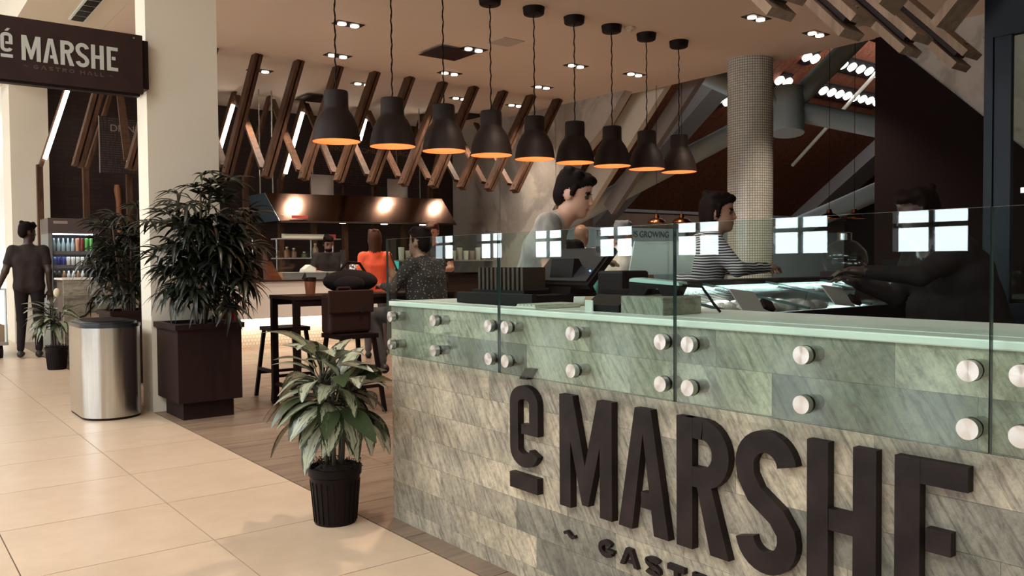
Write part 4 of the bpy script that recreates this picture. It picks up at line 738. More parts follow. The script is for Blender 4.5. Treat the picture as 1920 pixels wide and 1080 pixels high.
# ------------------------------------------------------------------ bin, planters, plants
bn = empty('litter_bin', (1.53, 7.40, 0), 'stadium-shaped brushed steel litter bin with dark rim', 'litter bin')
def stadium(cx, cy, hx, L, n=14): return [(cx + hx * math.cos(R(180 * i / n)), cy + L + hx * math.sin(R(180 * i / n))) for i in range(n + 1)] + [(cx + hx * math.cos(R(180 + 180 * i / n)), cy - L + hx * math.sin(R(180 + 180 * i / n))) for i in range(n + 1)]
def slab(name, hx, L, z0, z1, m, smooth=True): return part(name, MB().prism(stadium(1.525, 7.40, hx, L), (0, 0, 0), (1, 0, 0), (0, 1, 0), (0, 0, 1), 1).__class__().prism(stadium(1.525, 7.40, hx, L), (0, 0, z0), (1, 0, 0), (0, 1, 0), (0, 0, 1), z1 - z0), m, bn, smooth)
slab('foot_ring', 0.212, 0.205, 0.0, 0.018, BLACK); slab('body', 0.218, 0.205, 0.018, 0.715, STEEL); slab('rim', 0.224, 0.205, 0.715, 0.742, plain('rim_dark', (0.05, 0.06, 0.065), 0.2, 0.6)); slab('lid', 0.200, 0.195, 0.742, 0.757, plain('rim_dark', (0.05, 0.06, 0.065)))
slab('opening', 0.15, 0.15, 0.7572, 0.762, BLACK)
def planter(x0, y0, label):
    t = empty('square_planter', (x0 + 0.25, y0 + 0.29, 0), label, 'planter', 'square brown planters')
    part('plinth', MB().box(x0 + 0.05, x0 + 0.44, y0 + 0.06, y0 + 0.52, 0, 0.14), PLANTER, t); part('box', MB().box(x0, x0 + 0.49, y0, y0 + 0.57, 0.14, 0.70), PLANTER, t)
    for a, b, c, d in ((-0.02, 0.51, -0.02, 0.03), (-0.02, 0.51, 0.54, 0.59), (-0.02, 0.03, 0.03, 0.54), (0.46, 0.51, 0.03, 0.54)): part('rim', MB().box(x0 + a, x0 + b, y0 + c, y0 + d, 0.70, 0.742), PLANTER, t)
    part('soil', MB().box(x0 + 0.03, x0 + 0.46, y0 + 0.03, y0 + 0.54, 0.7002, 0.715), SOIL, t); return t
planter(1.862, 6.555, 'square brown planter with rim holding the palm against the column'); planter(1.92, 8.95, 'square brown planter holding the palm behind the column')
def blade(L, w, droop, n=6, fold=0.25):
    """leaf along +X, arching up then down; returns verts, faces, uvs"""
    vs, uv = [], []
    for i in range(n + 1):
        t = i / n; ww_ = w * (math.sin(math.pi * min(1, t * 0.92 + 0.06)) ** 0.8) * (1 - 0.25 * t) + 0.0006; x = L * (t - 0.12 * droop * t * t); z = L * (0.25 * t - droop * t * t)
        for s, zz in ((-1, 1), (0, 0), (1, 1)): vs.append((x, s * ww_ / 2, z + zz * fold * ww_ / 2)); uv.append((0.5 + s / 2, t))
    fs = [(3 * i + k, 3 * i + k + 1, 3 * i + 4 + k, 3 * i + 3 + k) for i in range(n) for k in range(2)]
    return vs, fs, uv
def merge(items):
    mb = MB(); U = []
    for vs, fs, uv, mtx, mi in items: mb.add([tuple(mtx @ Vector(v)) for v in vs], fs, mi); U += uv
    return mb, U
def frond_mesh(seed):
    r_ = random.Random(seed); it = []; n_ = r_.randint(7, 9); L0 = r_.uniform(0.22, 0.30)
    mb0 = MB().tube([(0, 0, 0), (L0 * .5, 0, 0.05), (L0, 0, 0.06)], [0.004, 0.0035, 0.003], 5); it.append((mb0.v, mb0.f, [(0.5, 0.5)] * len(mb0.v), Matrix(), 0))
    for k in range(n_):
        a = R(-95 + 190 * k / (n_ - 1)); Lb = r_.uniform(0.20, 0.29) * (1 - 0.25 * abs(a) / R(95)); v, f, u = blade(Lb, r_.uniform(0.034, 0.046), r_.uniform(0.4, 0.9), 5, 0.4)
        it.append((v, f, u, Matrix.Translation((L0, 0, 0.06)) @ Matrix.Rotation(a, 4, 'Z') @ Matrix.Rotation(r_.uniform(-0.3, 0.15), 4, 'Y'), 0))
    mb, U = merge(it); return mb.mesh('frond', PALM, uvs=U, smooth=True)
FR = [frond_mesh(s) for s in range(5)]
def palm(cx, cy, label, seed, n_canes=11, ztop=1.78, flat=1.0, ymax=6.97):
    r_ = random.Random(seed); t = empty('palm_plant', (cx, cy, 0.71), label, 'potted palm', 'bushy lady palms')
    for i in range(n_canes):
        a = r_.uniform(0, 6.28); rr = r_.uniform(0.02, 0.15); bx, by = cx + rr * math.cos(a), cy + rr * math.sin(a); H_ = r_.uniform(0.55, ztop - 0.78); lean = r_.uniform(0.02, 0.16)
        tx, ty = bx + lean * math.cos(a), by + lean * math.sin(a) * flat
        part('cane', MB().tube([(bx, by, 0.712), ((bx + tx) / 2, (by + ty) / 2, 0.71 + H_ * .5), (tx, ty, 0.71 + H_)], [0.012, 0.011, 0.008], 7), CANE, t, True)
        for k in range(13):
            f_ = 0.35 + 0.65 * k / 12; z = 0.71 + H_ * f_; px_, py_ = bx + (tx - bx) * f_, by + (ty - by) * f_
            az = k * 2.4 + a + r_.uniform(-.4, .4)
            if py_ + 0.60 * math.sin(az) > ymax: az = -az
            if py_ + 0.60 * math.sin(az) > ymax: continue
            o = link('frond', FR[r_.randrange(5)], t, Vector((px_, py_, z)) - wl(t))
            o.rotation_euler = (r_.uniform(-.2, .2), -R(r_.uniform(-25, 45)) + R(25) * (1 - f_), az); s = r_.uniform(0.72, 1.05); o.scale = (s, s, s)
palm(2.10, 6.78, 'bushy dark lady palm in the planter against the white column', 3, 13, 1.86); palm(2.16, 9.24, 'dark lady palm half hidden behind the white column', 5, 10, 1.75, ymax=99)
def broad_leaf(seed, m):
    r_ = random.Random(seed); v, f, u = blade(r_.uniform(0.25, 0.31), r_.uniform(0.105, 0.13), r_.uniform(0.4, 0.85), 8, 0.16); mb0 = MB().tube([(-0.09, 0, -0.05), (0, 0, 0)], [0.005, 0.004], 5)
    mb, U = merge([(v, f, u, Matrix(), 0), (mb0.v, mb0.f, [(0.1, 0.5)] * len(mb0.v), Matrix(), 0)]); return mb.mesh('leaf', m, uvs=U, smooth=True)
BL = [broad_leaf(s, LEAFV) for s in range(5)] + [broad_leaf(9, LEAFG)]
def aglaonema(cx, cy, label, seed, scale=1.0, n_=74, flower=False):
    avoid = (lambda x, y: x > 1.86 and y < 3.5) if seed == 4 else (lambda x, y: y > 11.03)
    r_ = random.Random(seed); t = empty('leafy_plant', (cx, cy, 0), label, 'potted plant', 'variegated plants in nursery pots'); q = 0.27
    part('pot', MB().lathe((cx, cy, 0), [(0.095, 0), (0.115, 0.22), (0.122, 0.225), (0.124, 0.262), (0.112, 0.262), (0.108, 0.235)], 28, caps=False).lathe((cx, cy, 0), [(0.0, 0.001), (0.095, 0.001)], 28, caps=False), POT, t, True)
    for i in range(24): a = 6.283 * i / 24; part('pot_rib', MB().bar((cx + .0965 * math.cos(a), cy + .0965 * math.sin(a), 0.01), (cx + .113 * math.cos(a), cy + .113 * math.sin(a), 0.20), 0.006, 0.005, (math.cos(a), math.sin(a), 0)), POT, t)
    mb = MB().lathe((cx, cy, 0.24), [(0.110, 0), (0.06, 0.03), (0.0, 0.035)], 20, caps=False)
    for i in range(60): a = r_.uniform(0, 6.28); rr = r_.uniform(0.05, 0.12); p = (cx + rr * math.cos(a), cy + rr * math.sin(a), 0.25); mb.tube([p, (p[0] + r_.uniform(-.03, .03), p[1] + r_.uniform(-.03, .03), 0.25 + r_.uniform(0.01, .045)), (p[0] + r_.uniform(-.05, .05), p[1] + r_.uniform(-.05, .05), 0.25 + r_.uniform(-.02, .03))], 0.0018, 4)
    o = part('moss', mb, SOIL, t); o['kind'] = 'stuff'
    stems = []
    for i in range(5):
        a = 1.26 * i + 0.4; b0 = (cx + 0.035 * math.cos(a), cy + 0.035 * math.sin(a)); tp = (cx + 0.06 * math.cos(a) * scale, cy + 0.06 * math.sin(a) * scale, 0.26 + (0.36 + 0.07 * (i % 3)) * scale); stems.append((b0, tp)); part('stem', MB().tube([(*b0, 0.25), tp], [0.011, 0.008], 8), plain('stem_green', (0.035, 0.028, 0.014), 0.5), t, True)
    for i in range(n_):
        f_ = i / (n_ - 1); (bx, by), tp = stems[i % 5]; h = 0.45 + 0.55 * f_; p = Vector((bx + (tp[0] - bx) * h, by + (tp[1] - by) * h, 0.25 + (tp[2] - 0.25) * h)); az = i * 2.39996 + r_.uniform(-.3, .3)
        for _k in range(8):
            if not avoid(p.x + 0.42 * scale * math.cos(az), p.y + 0.42 * scale * math.sin(az)): break
            az += 0.8
        el = -32 + 82 * f_ ** 1.6 + r_.uniform(-10, 10); s = scale * r_.uniform(0.82, 1.12) * (1.05 - 0.25 * f_)
        o = link('leaf', BL[r_.randrange(5) if r_.random() < 0.8 else 5], t, p + Vector((0.085 * math.cos(az) * s * math.cos(R(el)), 0.085 * math.sin(az) * s * math.cos(R(el)), 0.06 * s)) - wl(t)); o.rotation_euler = (r_.uniform(-.35, .35), -R(el), az); o.scale = (s, s, s)
    if flower: part('flower', MB().ellipsoid((cx + 0.02, cy, 0.26 + 0.66 * scale), (0.04, 0.04, 0.055), 10, 8), plain('bloom', (0.6, 0.52, 0.36), 0.6), t, True)
aglaonema(1.705, 3.56, 'large variegated leafy plant in a black nursery pot beside the stone counter', 4)
aglaonema(1.735, 11.05 - 0.17, 'smaller variegated plant in a black pot near the man with the cart', 11, 0.95, 44, True)
fe = empty('fire_extinguisher', (2.52, 7.30, 0.55), 'red fire extinguisher hung on the side of the white column', 'fire extinguisher')
part('cylinder', MB().lathe((2.50, 7.30, 0.45), [(0.07, 0), (0.075, 0.02), (0.075, 0.34), (0.05, 0.40), (0.025, 0.42)], 24), plain('red_enamel', (0.16, 0.012, 0.010), 0.25), fe, True); part('valve', MB().box(2.48, 2.52, 7.285, 7.315, 0.871, 0.92), BLACK, fe); part('lever', MB().bar((2.47, 7.30, 0.93), (2.57, 7.28, 0.95), 0.02, 0.012), BLACK, fe); part('gauge', MB().tube([(2.50, 7.27, 0.90), (2.50, 7.285, 0.90)], 0.02, 12), STEELD, fe); part('bracket', MB().box(2.40, 2.43, 7.26, 7.34, 0.6, 0.75), BLACK, fe)

# ------------------------------------------------------------------ high table, bags, stools
ht = empty('high_table', (3.3, 6.9, 0), 'long black framed high table behind the leafy plant', 'table')
part('top', MB().box(2.74, 4.3, 6.42, 6.95, 0.905, 0.935), DARK, ht)
for x, y in ((2.77, 6.45), (2.77, 6.92), (4.27, 6.45), (4.27, 6.92)): part('leg', MB().box(x - 0.025, x + 0.025, y - 0.025, y + 0.025, 0, 0.905), BLACK, ht)
for y in (6.45, 6.92): part('apron', MB().box(2.795, 4.245, y - 0.02, y + 0.02, 0.85, 0.9045), BLACK, ht)
for x in (2.77, 4.27): part('cross_rail', MB().box(x - 0.015, x + 0.015, 6.475, 6.895, 0.16, 0.19), BLACK, ht)
def stool(x, y, label):
    t = empty('bar_stool', (x, y, 0), label, 'stool', 'black bar stools at the high table'); part('seat', MB().box(x - 0.17, x + 0.17, y - 0.17, y + 0.17, 0.60, 0.635), BLACK, t)
    for sx in (-1, 1):
        for sy in (-1, 1): part('leg', MB().bar((x + sx * 0.14, y + sy * 0.14, 0.60), (x + sx * 0.20, y + sy * 0.20, 0), 0.03, 0.03), BLACK, t)
    for s in (-1, 1): part('rung', MB().box(x - 0.18, x + 0.18, y + s * 0.178 - 0.012, y + s * 0.178 + 0.012, 0.20, 0.225), BLACK, t); part('rung', MB().box(x + s * 0.178 - 0.012, x + s * 0.178 + 0.012, y - 0.16, y + 0.16, 0.24, 0.265), BLACK, t)
stool(3.10, 6.16, 'black bar stool under the brown satchel'); stool(3.82, 6.08, 'black bar stool carrying the man in the speckled shirt'); stool(3.0, 7.25, 'black bar stool on the far side of the high table')
t = empty('leather_satchel', (3.10, 6.2, 0.635), 'brown leather satchel with flap propped on a stool', 'bag')
LEA = plain('leather', (0.028, 0.011, 0.008), 0.55, spec=0.2); bevel(part('body', MB().box(2.90, 3.28, 6.12, 6.28, 0.6355, 0.96), LEA, t), 0.03, 3); bevel(part('flap', MB().box(2.89, 3.29, 6.10, 6.122, 0.80, 0.985), LEA, t), 0.01); part('buckle', MB().box(3.16, 3.19, 6.09, 6.10, 0.80, 0.85), STEELD, t); part('handle', MB().tube([(3.0, 6.2, 0.955), (3.02, 6.2, 1.0), (3.12, 6.2, 1.0), (3.14, 6.2, 0.955)], 0.012, 8), LEA, t, True)
t = empty('backpack', (3.42, 6.77, 0.935), 'slumped black backpack lying on the high table', 'bag')
part('body', MB().ellipsoid((3.42, 6.77, 1.04), (0.26, 0.15, 0.105), 18, 12), cloth('black_nylon', (0.014, 0.009, 0.009)), t, True); part('pocket', MB().ellipsoid((3.35, 6.65, 1.02), (0.15, 0.07, 0.07), 14, 10), MATS['black_nylon'], t, True); part('strap', MB().tube([(3.3, 6.77, 1.12), (3.38, 6.75, 1.21), (3.50, 6.75, 1.20), (3.58, 6.77, 1.10)], 0.013, 8), MATS['black_nylon'], t, True)
for k, (x, y) in enumerate(((3.05, 6.8), (4.2, 6.55))):
    t = empty('copper_mug', (x, y, 0.935), ['fluted copper mug beside the black backpack', 'copper mug beside the man in the speckled shirt'][k], 'mug'); part('cup', MB().lathe((x, y, 0.9355), [(0.04, 0), (0.05, 0.11), (0.052, 0.115)], 12), plain('mug_copper', (0.50, 0.20, 0.10), 0.35, 0.6), t); part('lid', MB().lathe((x, y, 1.051), [(0.055, 0), (0.05, 0.03), (0.0, 0.035)], 16), BLACK, t)
ca = empty('hand_cart', (1.45, 13.0, 0), 'low trolley with cardboard load pushed by the man in dark clothes', 'cart')
part('deck', MB().box(0.9, 1.46, 12.62, 13.6, 0.17, 0.21), GREYB, ca); part('load', MB().prism([(0, 0), (0.5, 0), (0.52, 0.2), (0.3, 0.34), (0.05, 0.3)], (0.93, 12.75, 0.2105), (1, 0, 0), (0, 0, 1), (0, 1, 0), 0.7), plain('cardboard', (0.32, 0.21, 0.13), 0.8), ca); part('handle', MB().tube([(1.44, 12.66, 0.21), (1.44, 12.66, 0.90), (0.92, 12.66, 0.90), (0.92, 12.66, 0.21)], 0.018, 8), PIPE, ca, True)
for x in (0.98, 1.38):
    for y in (12.72, 13.5): w_ = part('wheel', MB().tube([(x - 0.02, y, 0.085), (x + 0.02, y, 0.085)], 0.085, 18), BLACK, ca, True); part('hub', MB().tube([(x - 0.024, y, 0.085), (x + 0.024, y, 0.085)], 0.045, 14), PIPE, w_)

# ------------------------------------------------------------------ people (smooth blended volumes meshed into one skin)
def mesh_field(prims, res):
    lo = np.min([p['lo'] for p in prims], 0) - 0.05; hi = np.max([p['hi'] for p in prims], 0) + 0.05
    dims = np.ceil((hi - lo) / res).astype(int) + 1; D = np.full(dims, 0.2, np.float32); W = np.full(dims, 9.0, np.float32); Mi = np.zeros(dims, np.int8)
    for p in prims:
        a = np.maximum(((p['lo'] - 0.06 - lo) / res).astype(int), 0); b = np.minimum(np.ceil((p['hi'] + 0.06 - lo) / res).astype(int) + 1, dims)
        g = np.meshgrid(*[lo[i] + res * np.arange(a[i], b[i]) for i in range(3)], indexing='ij'); P = np.stack(g, -1).astype(np.float32)
        d = p['f'](P).astype(np.float32); sl_ = tuple(slice(a[i], b[i]) for i in range(3)); o = D[sl_]; k = p['k']
        h = np.maximum(k - np.abs(o - d), 0) / k; D[sl_] = np.minimum(o, d) - h * h * k / 4
        d = d + p.get('bias', 0.0); m = d < W[sl_]; W[sl_] = np.where(m, d, W[sl_]); Mi[sl_] = np.where(m, p['m'], Mi[sl_])
    S = D < 0; nx, ny, nz = dims - 1; cs = np.zeros((nx, ny, nz, 3)); cn = np.zeros((nx, ny, nz))
    for ax in range(3):
        for i in (0, 1):
            for j in (0, 1):
                o = [0, 0, 0]; oth = [q for q in range(3) if q != ax]; o[oth[0]] = i; o[oth[1]] = j; e = list(o); e[ax] = 1
                A = D[o[0]:o[0] + nx, o[1]:o[1] + ny, o[2]:o[2] + nz]; B = D[e[0]:e[0] + nx, e[1]:e[1] + ny, e[2]:e[2] + nz]
                c = (A < 0) != (B < 0); t = np.where(c, A / np.where(c, A - B, 1), 0); cn += c
                for q in range(3): cs[..., q] += np.where(c, (t if q == ax else o[q]), 0)
    act = cn > 0; idx = np.full(act.shape, -1); idx[act] = np.arange(act.sum()); ijk = np.argwhere(act); V = lo + res * (ijk + cs[act] / cn[act][:, None]); mats = Mi[:-1, :-1, :-1][act]
    F = []
    for ax in range(3):
        sl0 = [slice(1, -1)] * 3; sl1 = list(sl0); sl0[ax] = slice(0, -1); sl1[ax] = slice(1, None); a = S[tuple(sl0)]; b = S[tuple(sl1)]; cr = np.argwhere(a != b); fl_ = a[a != b]
        base = cr + np.array([0 if q == ax else 1 for q in range(3)]); u = [q for q in range(3) if q != ax]
        def at(du, dv): z = base.copy(); z[:, u[0]] -= du; z[:, u[1]] -= dv; return idx[z[:, 0], z[:, 1], z[:, 2]]
        q = np.stack([at(1, 1), at(0, 1), at(0, 0), at(1, 0)], 1); fl2 = fl_ if ax != 1 else ~fl_; q[~fl2] = q[~fl2][:, ::-1]; F.append(q)
    F = np.concatenate(F); F = F[(F >= 0).all(1)]; return V, F, mats[F[:, 0]]
def cap(a, b, ra, rb, m, k=0.03):
    a = np.array(a, float); b = np.array(b, float); R_ = max(ra, rb); ab = b - a; L2 = max(ab @ ab, 1e-9)
    def f(P): t = np.clip(((P - a) @ ab) / L2, 0, 1); return np.linalg.norm(P - a - t[..., None] * ab, axis=-1) - (ra + (rb - ra) * t)
    return dict(lo=np.minimum(a, b) - R_, hi=np.maximum(a, b) + R_, f=f, m=m, k=k)
def ell(c, r, m, k=0.02, rot=None):
    c = np.array(c, float); r = np.array(r, float); R_ = r.max(); Q = np.eye(3) if rot is None else np.array(rot)
    def f(P): q = (P - c) @ Q; k0 = np.linalg.norm(q / r, axis=-1); k1 = np.linalg.norm(q / (r * r), axis=-1); return k0 * (k0 - 1) / np.maximum(k1, 1e-6)
    return dict(lo=c - R_, hi=c + R_, f=f, m=m, k=k)
def person(label, loc, face, mats, J=None, res=0.009, hair='short', sleeve='short', head=(0, 0), hands=True, skirt=False, build=1.0, group=None, sit=False, beard=False):
    """figure facing -Y in its own frame; mats = skin, top, trousers, hair, shoe, eye, lip; joints J override a standing pose"""
    B = dict(pel=(0, 0, .95), chest=(0, 0, 1.27), neck=(0, .0, 1.47), head=(0, -.02, 1.62), shl=(.18, 0, 1.40), shr=(-.18, 0, 1.40), ell=(.25, .03, 1.12), elr=(-.25, .03, 1.12), wrl=(.26, -.06, .88), wrr=(-.26, -.06, .88), hil=(.09, 0, .92), hir=(-.09, 0, .92), knl=(.10, -.02, .50), knr=(-.10, -.02, .50), anl=(.10, .03, .09), anr=(-.10, .03, .09))
    if J: B.update(J)
    B = {k: np.array(v, float) for k, v in B.items()}; P = []; b_ = build; mid = (B['pel'] + B['chest']) / 2
    lat = (B['shl'] - B['shr']); lat = lat / np.linalg.norm(lat)
    for s in (-1, 1): P += [cap(B['pel'] + lat * s * .07, mid + lat * s * .065 * b_, .115 * b_, .105 * b_, 1, .05), cap(mid + lat * s * .065 * b_, B['chest'] + lat * s * .085 * b_, .105 * b_, .115 * b_, 1, .05)]
    P += [cap(B['shl'] * .92 + B['chest'] * .08, B['shr'] * .92 + B['chest'] * .08, .068, .068, 1, .06), cap(B['chest'], B['neck'] * .8 + B['chest'] * .2, .11, .07, 1, .05), cap(B['neck'] - (0, 0, .05), B['head'] - (0, 0, .04), .056, .052, 0, .02)]
    for q, s in (('l', 1), ('r', -1)):
        sh, el_, wr, hi, kn, an = (B[x + q] for x in ('sh', 'el', 'wr', 'hi', 'kn', 'an'))
        if sleeve == 'long': P += [cap(sh, el_, .058 * b_, .046, 1, .03), cap(el_, wr, .045, .033, 1, .02)]
        else: P += [cap(sh, sh * .42 + el_ * .58, .063 * b_, .060 * b_, 1, .03), cap(sh * .5 + el_ * .5, el_, .046, .041, 0, .012), cap(el_, wr, .042, .027, 0, .02)]
        P += [cap(hi, kn, .088 * b_, .062, 2, .03), cap(kn, an + (0, 0, .03), .060, .043, 2, .02)]
        fd = np.array([0, -1, 0]) if not sit else np.array([0, -1, 0]); P += [cap(an - (0, 0, .045) - fd * .03, an - (0, 0, .052) + fd * .14, .042, .034, 4, .02)]
        if hands:
            d = wr - el_; d /= np.linalg.norm(d); side = np.cross(d, [0, 0, 1.0]); side = side / max(np.linalg.norm(side), 1e-3) if np.linalg.norm(side) > .2 else np.array([0, 1.0, 0]); n_ = np.cross(side, d)
            pc = wr + d * .05; P.append(ell(pc, (.022, .05, .042), 0, .015, np.stack([n_, d, side], 1)))
            for fi in range(4):
                o_ = (fi - 1.5) * .020; L = (.062, .074, .070, .055)[fi]; k0 = wr + d * .088 + side * o_; k1 = k0 + d * L * .5 - n_ * .008; P += [cap(k0, k1, .0095, .009, 0, .006), cap(k1, k1 + d * L * .38 - n_ * .026, .009, .0075, 0, .006)]
            tb = wr + d * .035 + side * .034 * s; P += [cap(tb, tb + d * .035 + side * .022 * s, .0115, .0105, 0, .008), cap(tb + d * .035 + side * .022 * s, tb + d * .065 + side * .022 * s - n_ * .01, .0105, .0085, 0, .006)]
        else: P.append(ell(wr + (0, 0, -.05), (.035, .04, .06), 0, .02))
    yaw, pit = R(head[0]), R(head[1]); Rz = np.array([[math.cos(yaw), -math.sin(yaw), 0], [math.sin(yaw), math.cos(yaw), 0], [0, 0, 1]]); Rx = np.array([[1, 0, 0], [0, math.cos(pit), -math.sin(pit)], [0, math.sin(pit), math.cos(pit)]]); Q = Rz @ Rx
    h = lambda x, y, z: B['head'] + Q @ np.array([x, y, z])
    P += [ell(h(0, .012, .03), (.074, .095, .092), 0, .02, Q), ell(h(0, -.028, -.045), (.056, .066, .070), 0, .03, Q), ell(h(0, -.068, -.088), (.026, .024, .022), 0, .02, Q), cap(h(0, -.088, .012), h(0, -.101, -.020), .008, .0115, 0, .014)]
    for s in (-1, 1):
        P += [ell(h(s * .076, .012, -.008), (.010, .020, .032), 0, .008, Q), ell(h(s * .031, -.0790, .008), (.011, .007, .0055), 5, .003, Q), cap(h(s * .018, -.0870, .029), h(s * .044, -.0770, .030), .0040, .0035, 3, .003)]
    P.append(cap(h(-.02, -.0905, -.057), h(.02, -.0905, -.057), .0065, .0065, 6, .004))
    if hair != 'none':
        P += [ell(h(0, .026, .060), (.084, .098, .082), 3, .01, Q), ell(h(0, .062, .0), (.074, .060, .085), 3, .02, Q), ell(h(0, -.050, .098), (.062, .046, .030), 3, .02, Q)]
        r_ = random.Random(len(label))
        for i in range(14): a = r_.uniform(0, 6.28); P.append(ell(h(.06 * math.cos(a), .02 + .07 * math.sin(a), .105 + r_.uniform(-.015, .02)), (.026, .026, .022), 3, .012, Q))
        for s in (-1, 1): P.append(cap(h(s * .074, -.01, .045), h(s * .075, -.004, -.0 if hair == 'short' else -.02), .014, .010, 3, .01))
    if hair == 'long': P += [cap(h(0, .065, .03), h(0, .075, -.12), .058, .040, 3, .03)] + [cap(h(s * .05, .04, .02), h(s * .05, .05, -.12), .034, .026, 3, .03) for s in (-1, 1)]
    if hair == 'bob': P += [cap(h(s * .06, .03, .04), h(s * .062, .035, -.06), .034, .028, 3, .02) for s in (-1, 1)] + [cap(h(0, .07, .03), h(0, .07, -.08), .06, .045, 3, .02)]
    if beard: P += [ell(h(0, -.060, -.080), (.050, .046, .038), 3, .01, Q)]
    for p in P:
        if p['m'] in (5, 6): p['bias'] = 0.0045
        elif p['m'] == 3 and (p['hi'] - p['lo']).max() < 0.05: p['bias'] = 0.0035
    V, F, fm = mesh_field(P, res); me = bpy.data.meshes.new('person'); me.from_pydata(V.tolist(), [], F.tolist()); me.update()
    for m in mats: me.materials.append(m)
    me.polygons.foreach_set('material_index', fm.astype(np.int32)); me.polygons.foreach_set('use_smooth', [True] * len(me.polygons))
    o = link('person', me, None, loc); o.rotation_euler = (0, 0, math.atan2(face[0], -face[1])); return tag(o, label, 'person', group)
lean = dict(pel=(0, .05, .90), chest=(0, -.02, 1.18), neck=(0, -.10, 1.36), head=(0, -.19, 1.475), shl=(.18, -.05, 1.31), shr=(-.18, -.05, 1.31), ell=(.23, -.06, 1.06), elr=(-.23, -.06, 1.06), wrl=(.12, -.28, 1.10), wrr=(-.12, -.28, 1.10))
F1 = Vector((0.74, -0.67)).normalized()
person('young man in grey t-shirt looking down at the register', (3.06 - .19 * F1.x, 3.39 - .19 * F1.y, 0.085), F1, [SKIN1, GREYT, BPANTS, HAIRD, SHOE, EYE, LIP], lean, 0.006, head=(-14, 18))
F2 = Vector((0.75, -0.66)).normalized()
arms = dict(pel=(0, .10, .86), chest=(0, .03, 1.15), neck=(0, -.03, 1.345), head=(0, -.08, 1.475), shl=(.19, .0, 1.29), shr=(-.19, .0, 1.29), ell=(.27, -.14, 1.12), elr=(-.27, -.14, 1.125), wrl=(.07, -.33, 1.125), wrr=(-.04, -.36, 1.13))
person('woman in striped long-sleeved top leaning on the gelato case', (4.281 - .08 * F2.x, 3.44, 0.022), F2, [SKIN3, STRIPE, BPANTS, HAIRD, SHOE, EYE, LIP], arms, 0.006, hair='bob', sleeve='long', head=(-18, 6), build=1.22)
F3 = Vector((-0.80, 0.60)).normalized()
reach = dict(pel=(0, .16, .84), chest=(0, .04, 1.10), neck=(0, -.05, 1.27), head=(0, -.12, 1.385), shl=(.19, -.01, 1.22), shr=(-.19, -.01, 1.22), ell=(.24, -.22, 1.10), elr=(-.24, -.10, .98), wrl=(.18, -.44, 1.12), wrr=(-.22, -.30, 1.05))
person('person in black clothes reaching over the gelato case', (4.04 + .12 * .80, 1.94, 0.02), F3, [SKIN2, BPANTS, BPANTS, HAIRD, SHOE, EYE, SKIN2], reach, 0.009, sleeve='long', head=(10, 12), build=1.3)
walk = dict(head=(0, -.02, 1.64), wrl=(.36, -.02, .90), ell=(.26, .05, 1.13), elr=(-.235, .05, 1.13), wrr=(-.235, -.02, .88), knl=(.10, -.06, .50), anl=(.10, .12, .10), shl=(.18, 0, 1.41), shr=(-.18, 0, 1.41))
person('man in dark shirt and black trousers pushing the trolley', (1.70, 12.55, 0), (0.25, 0.97), [SKIN2, BSHIRT, BPANTS, HAIRD, SHOE, EYE, SKIN2], walk, 0.010, head=(-55, 8), build=1.0)
cook = dict(head=(0, -.06, 1.52), neck=(0, -.02, 1.38), chest=(0, 0, 1.2), shl=(.19, 0, 1.32), shr=(-.19, 0, 1.32), ell=(.26, -.05, 1.06), elr=(-.26, -.05, 1.06), wrl=(.12, -.28, 1.05), wrr=(-.12, -.28, 1.05))
person('bearded cook in dark shirt looking down behind the kitchen counter', (6.05, 12.78, 0), (-0.25, -0.97), [SKIN3, BSHIRT, BPANTS, HAIRD, SHOE, EYE, LIP], cook, 0.011, head=(0, 25), beard=True)
wo = dict(head=(0, -.02, 1.49), neck=(0, 0, 1.35), chest=(0, 0, 1.17), pel=(0, 0, .88), shl=(.155, 0, 1.285), shr=(-.155, 0, 1.285), ell=(.20, .03, 1.03), elr=(-.22, .0, 1.05), wrl=(.20, -.08, .84), wrr=(-.20, -.22, .98), hil=(.08, 0, .86), hir=(-.08, 0, .86))
person('woman in bright orange t-shirt seen from behind at the till', (5.12, 9.45, 0), (0.45, 0.9), [SKIN1, ORANGE, JEAN, HAIRB, SHOE, EYE, LIP], wo, 0.011, hair='long', build=0.85)
t = empty('shoulder_bag', (5.36, 9.34, 1.0), 'grey shoulder bag hanging from the woman in orange', 'bag'); part('pouch', MB().ellipsoid((5.43, 9.28, 1.0), (0.06, 0.11, 0.14), 14, 10), cloth('bag_grey', (0.09, 0.09, 0.10)), t, True); part('strap', MB().tube([(5.33, 9.26, 1.1), (5.27, 9.33, 1.32), (5.27, 9.46, 1.35), (5.36, 9.42, 1.1)], 0.012, 6), BLACK, t, True)
gl = dict(head=(0, -.08, 1.60), neck=(0, -.03, 1.45), wrl=(.15, -.3, 1.1), wrr=(-.15, -.3, 1.1), ell=(.25, -.06, 1.12), elr=(-.25, -.06, 1.12))
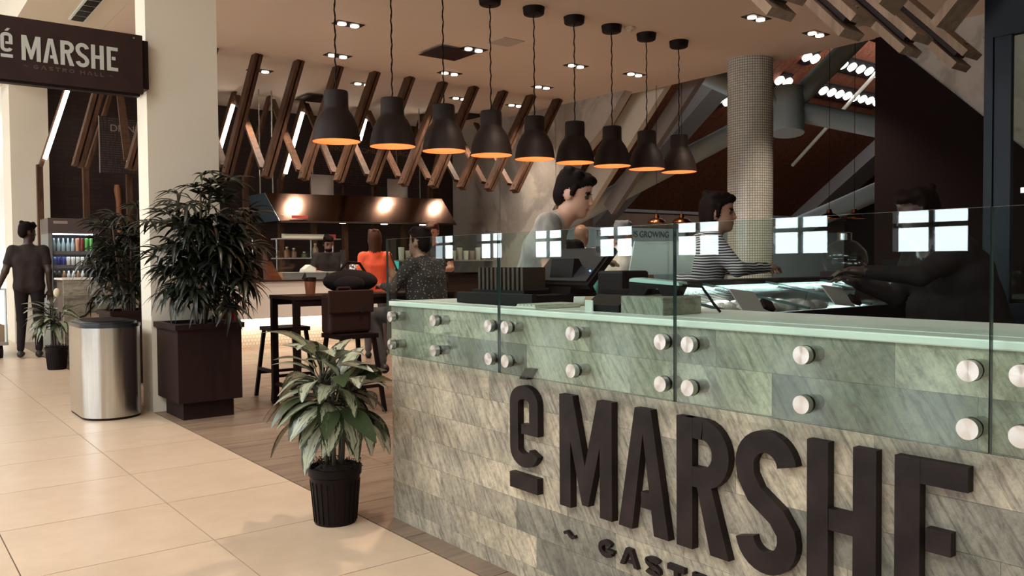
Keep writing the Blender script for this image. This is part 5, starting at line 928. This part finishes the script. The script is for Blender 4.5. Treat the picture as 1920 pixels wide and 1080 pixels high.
person('man in black t-shirt with glasses looking down near the stucco wall', (6.08, 9.55, 0), (-0.75, -0.55), [SKIN1, BSHIRT, BPANTS, HAIRB, SHOE, EYE, LIP], gl, 0.011, head=(0, 20))
sitj = dict(pel=(0, .02, .74), chest=(0, -.02, 1.02), neck=(0, -.05, 1.20), head=(0, -.08, 1.335), shl=(.19, -.02, 1.15), shr=(-.19, -.02, 1.15), ell=(.28, -.14, .95), elr=(-.28, -.14, .95), wrl=(.14, -.36, .965), wrr=(-.14, -.36, .965), hil=(.10, -.03, .72), hir=(-.10, -.03, .72), knl=(.20, -.42, .72), knr=(-.18, -.42, .70), anl=(.18, -.36, .30), anr=(-.16, -.34, .29))
person('seated man in dark speckled shirt at the high table', (3.80, 6.10, 0.035), (-0.35, 0.94), [SKIN3, SPECK, JEAN, HAIRD, SHOE, EYE, LIP], sitj, 0.010, sleeve='long', sit=True, build=1.12)
bar = dict(head=(0, -.06, 1.48), neck=(0, -.02, 1.34), chest=(0, 0, 1.15), shl=(.18, 0, 1.28), shr=(-.18, 0, 1.28), ell=(.25, -.10, 1.05), elr=(-.25, -.10, 1.05), wrl=(.10, -.32, 1.08), wrr=(-.10, -.32, 1.08), pel=(0, .05, .85))
for lab, l, fc, mt, hr in (('grey-haired man in white shirt standing beyond the acrylic screen', (6.15, 6.13, 0), (0.9, -0.1), [SKIN1, WSHIRT, JEAN, HAIRG, SHOE, EYE, LIP], 'short'), ('bald man in pale shirt standing beyond the young man', (6.15, 6.75, 0), (0.9, 0.3), [SKIN3, WSHIRT, BPANTS, HAIRG, SHOE, EYE, LIP], 'none'),
    ('person in turquoise shirt behind the printer box', (5.02, 5.55, -0.22), (0.5, 0.8), [SKIN3, TEALT, BPANTS, HAIRD, SHOE, EYE, LIP], 'short'), ('woman with reddish hair in grey top between the white shirts', (6.9, 6.9, -0.10), (-0.9, -0.2), [SKIN1, GREYT, BPANTS, HAIRB, SHOE, EYE, LIP], 'bob')):
    person(lab, l, fc, mt, bar, 0.014, hair=hr, hands=False)
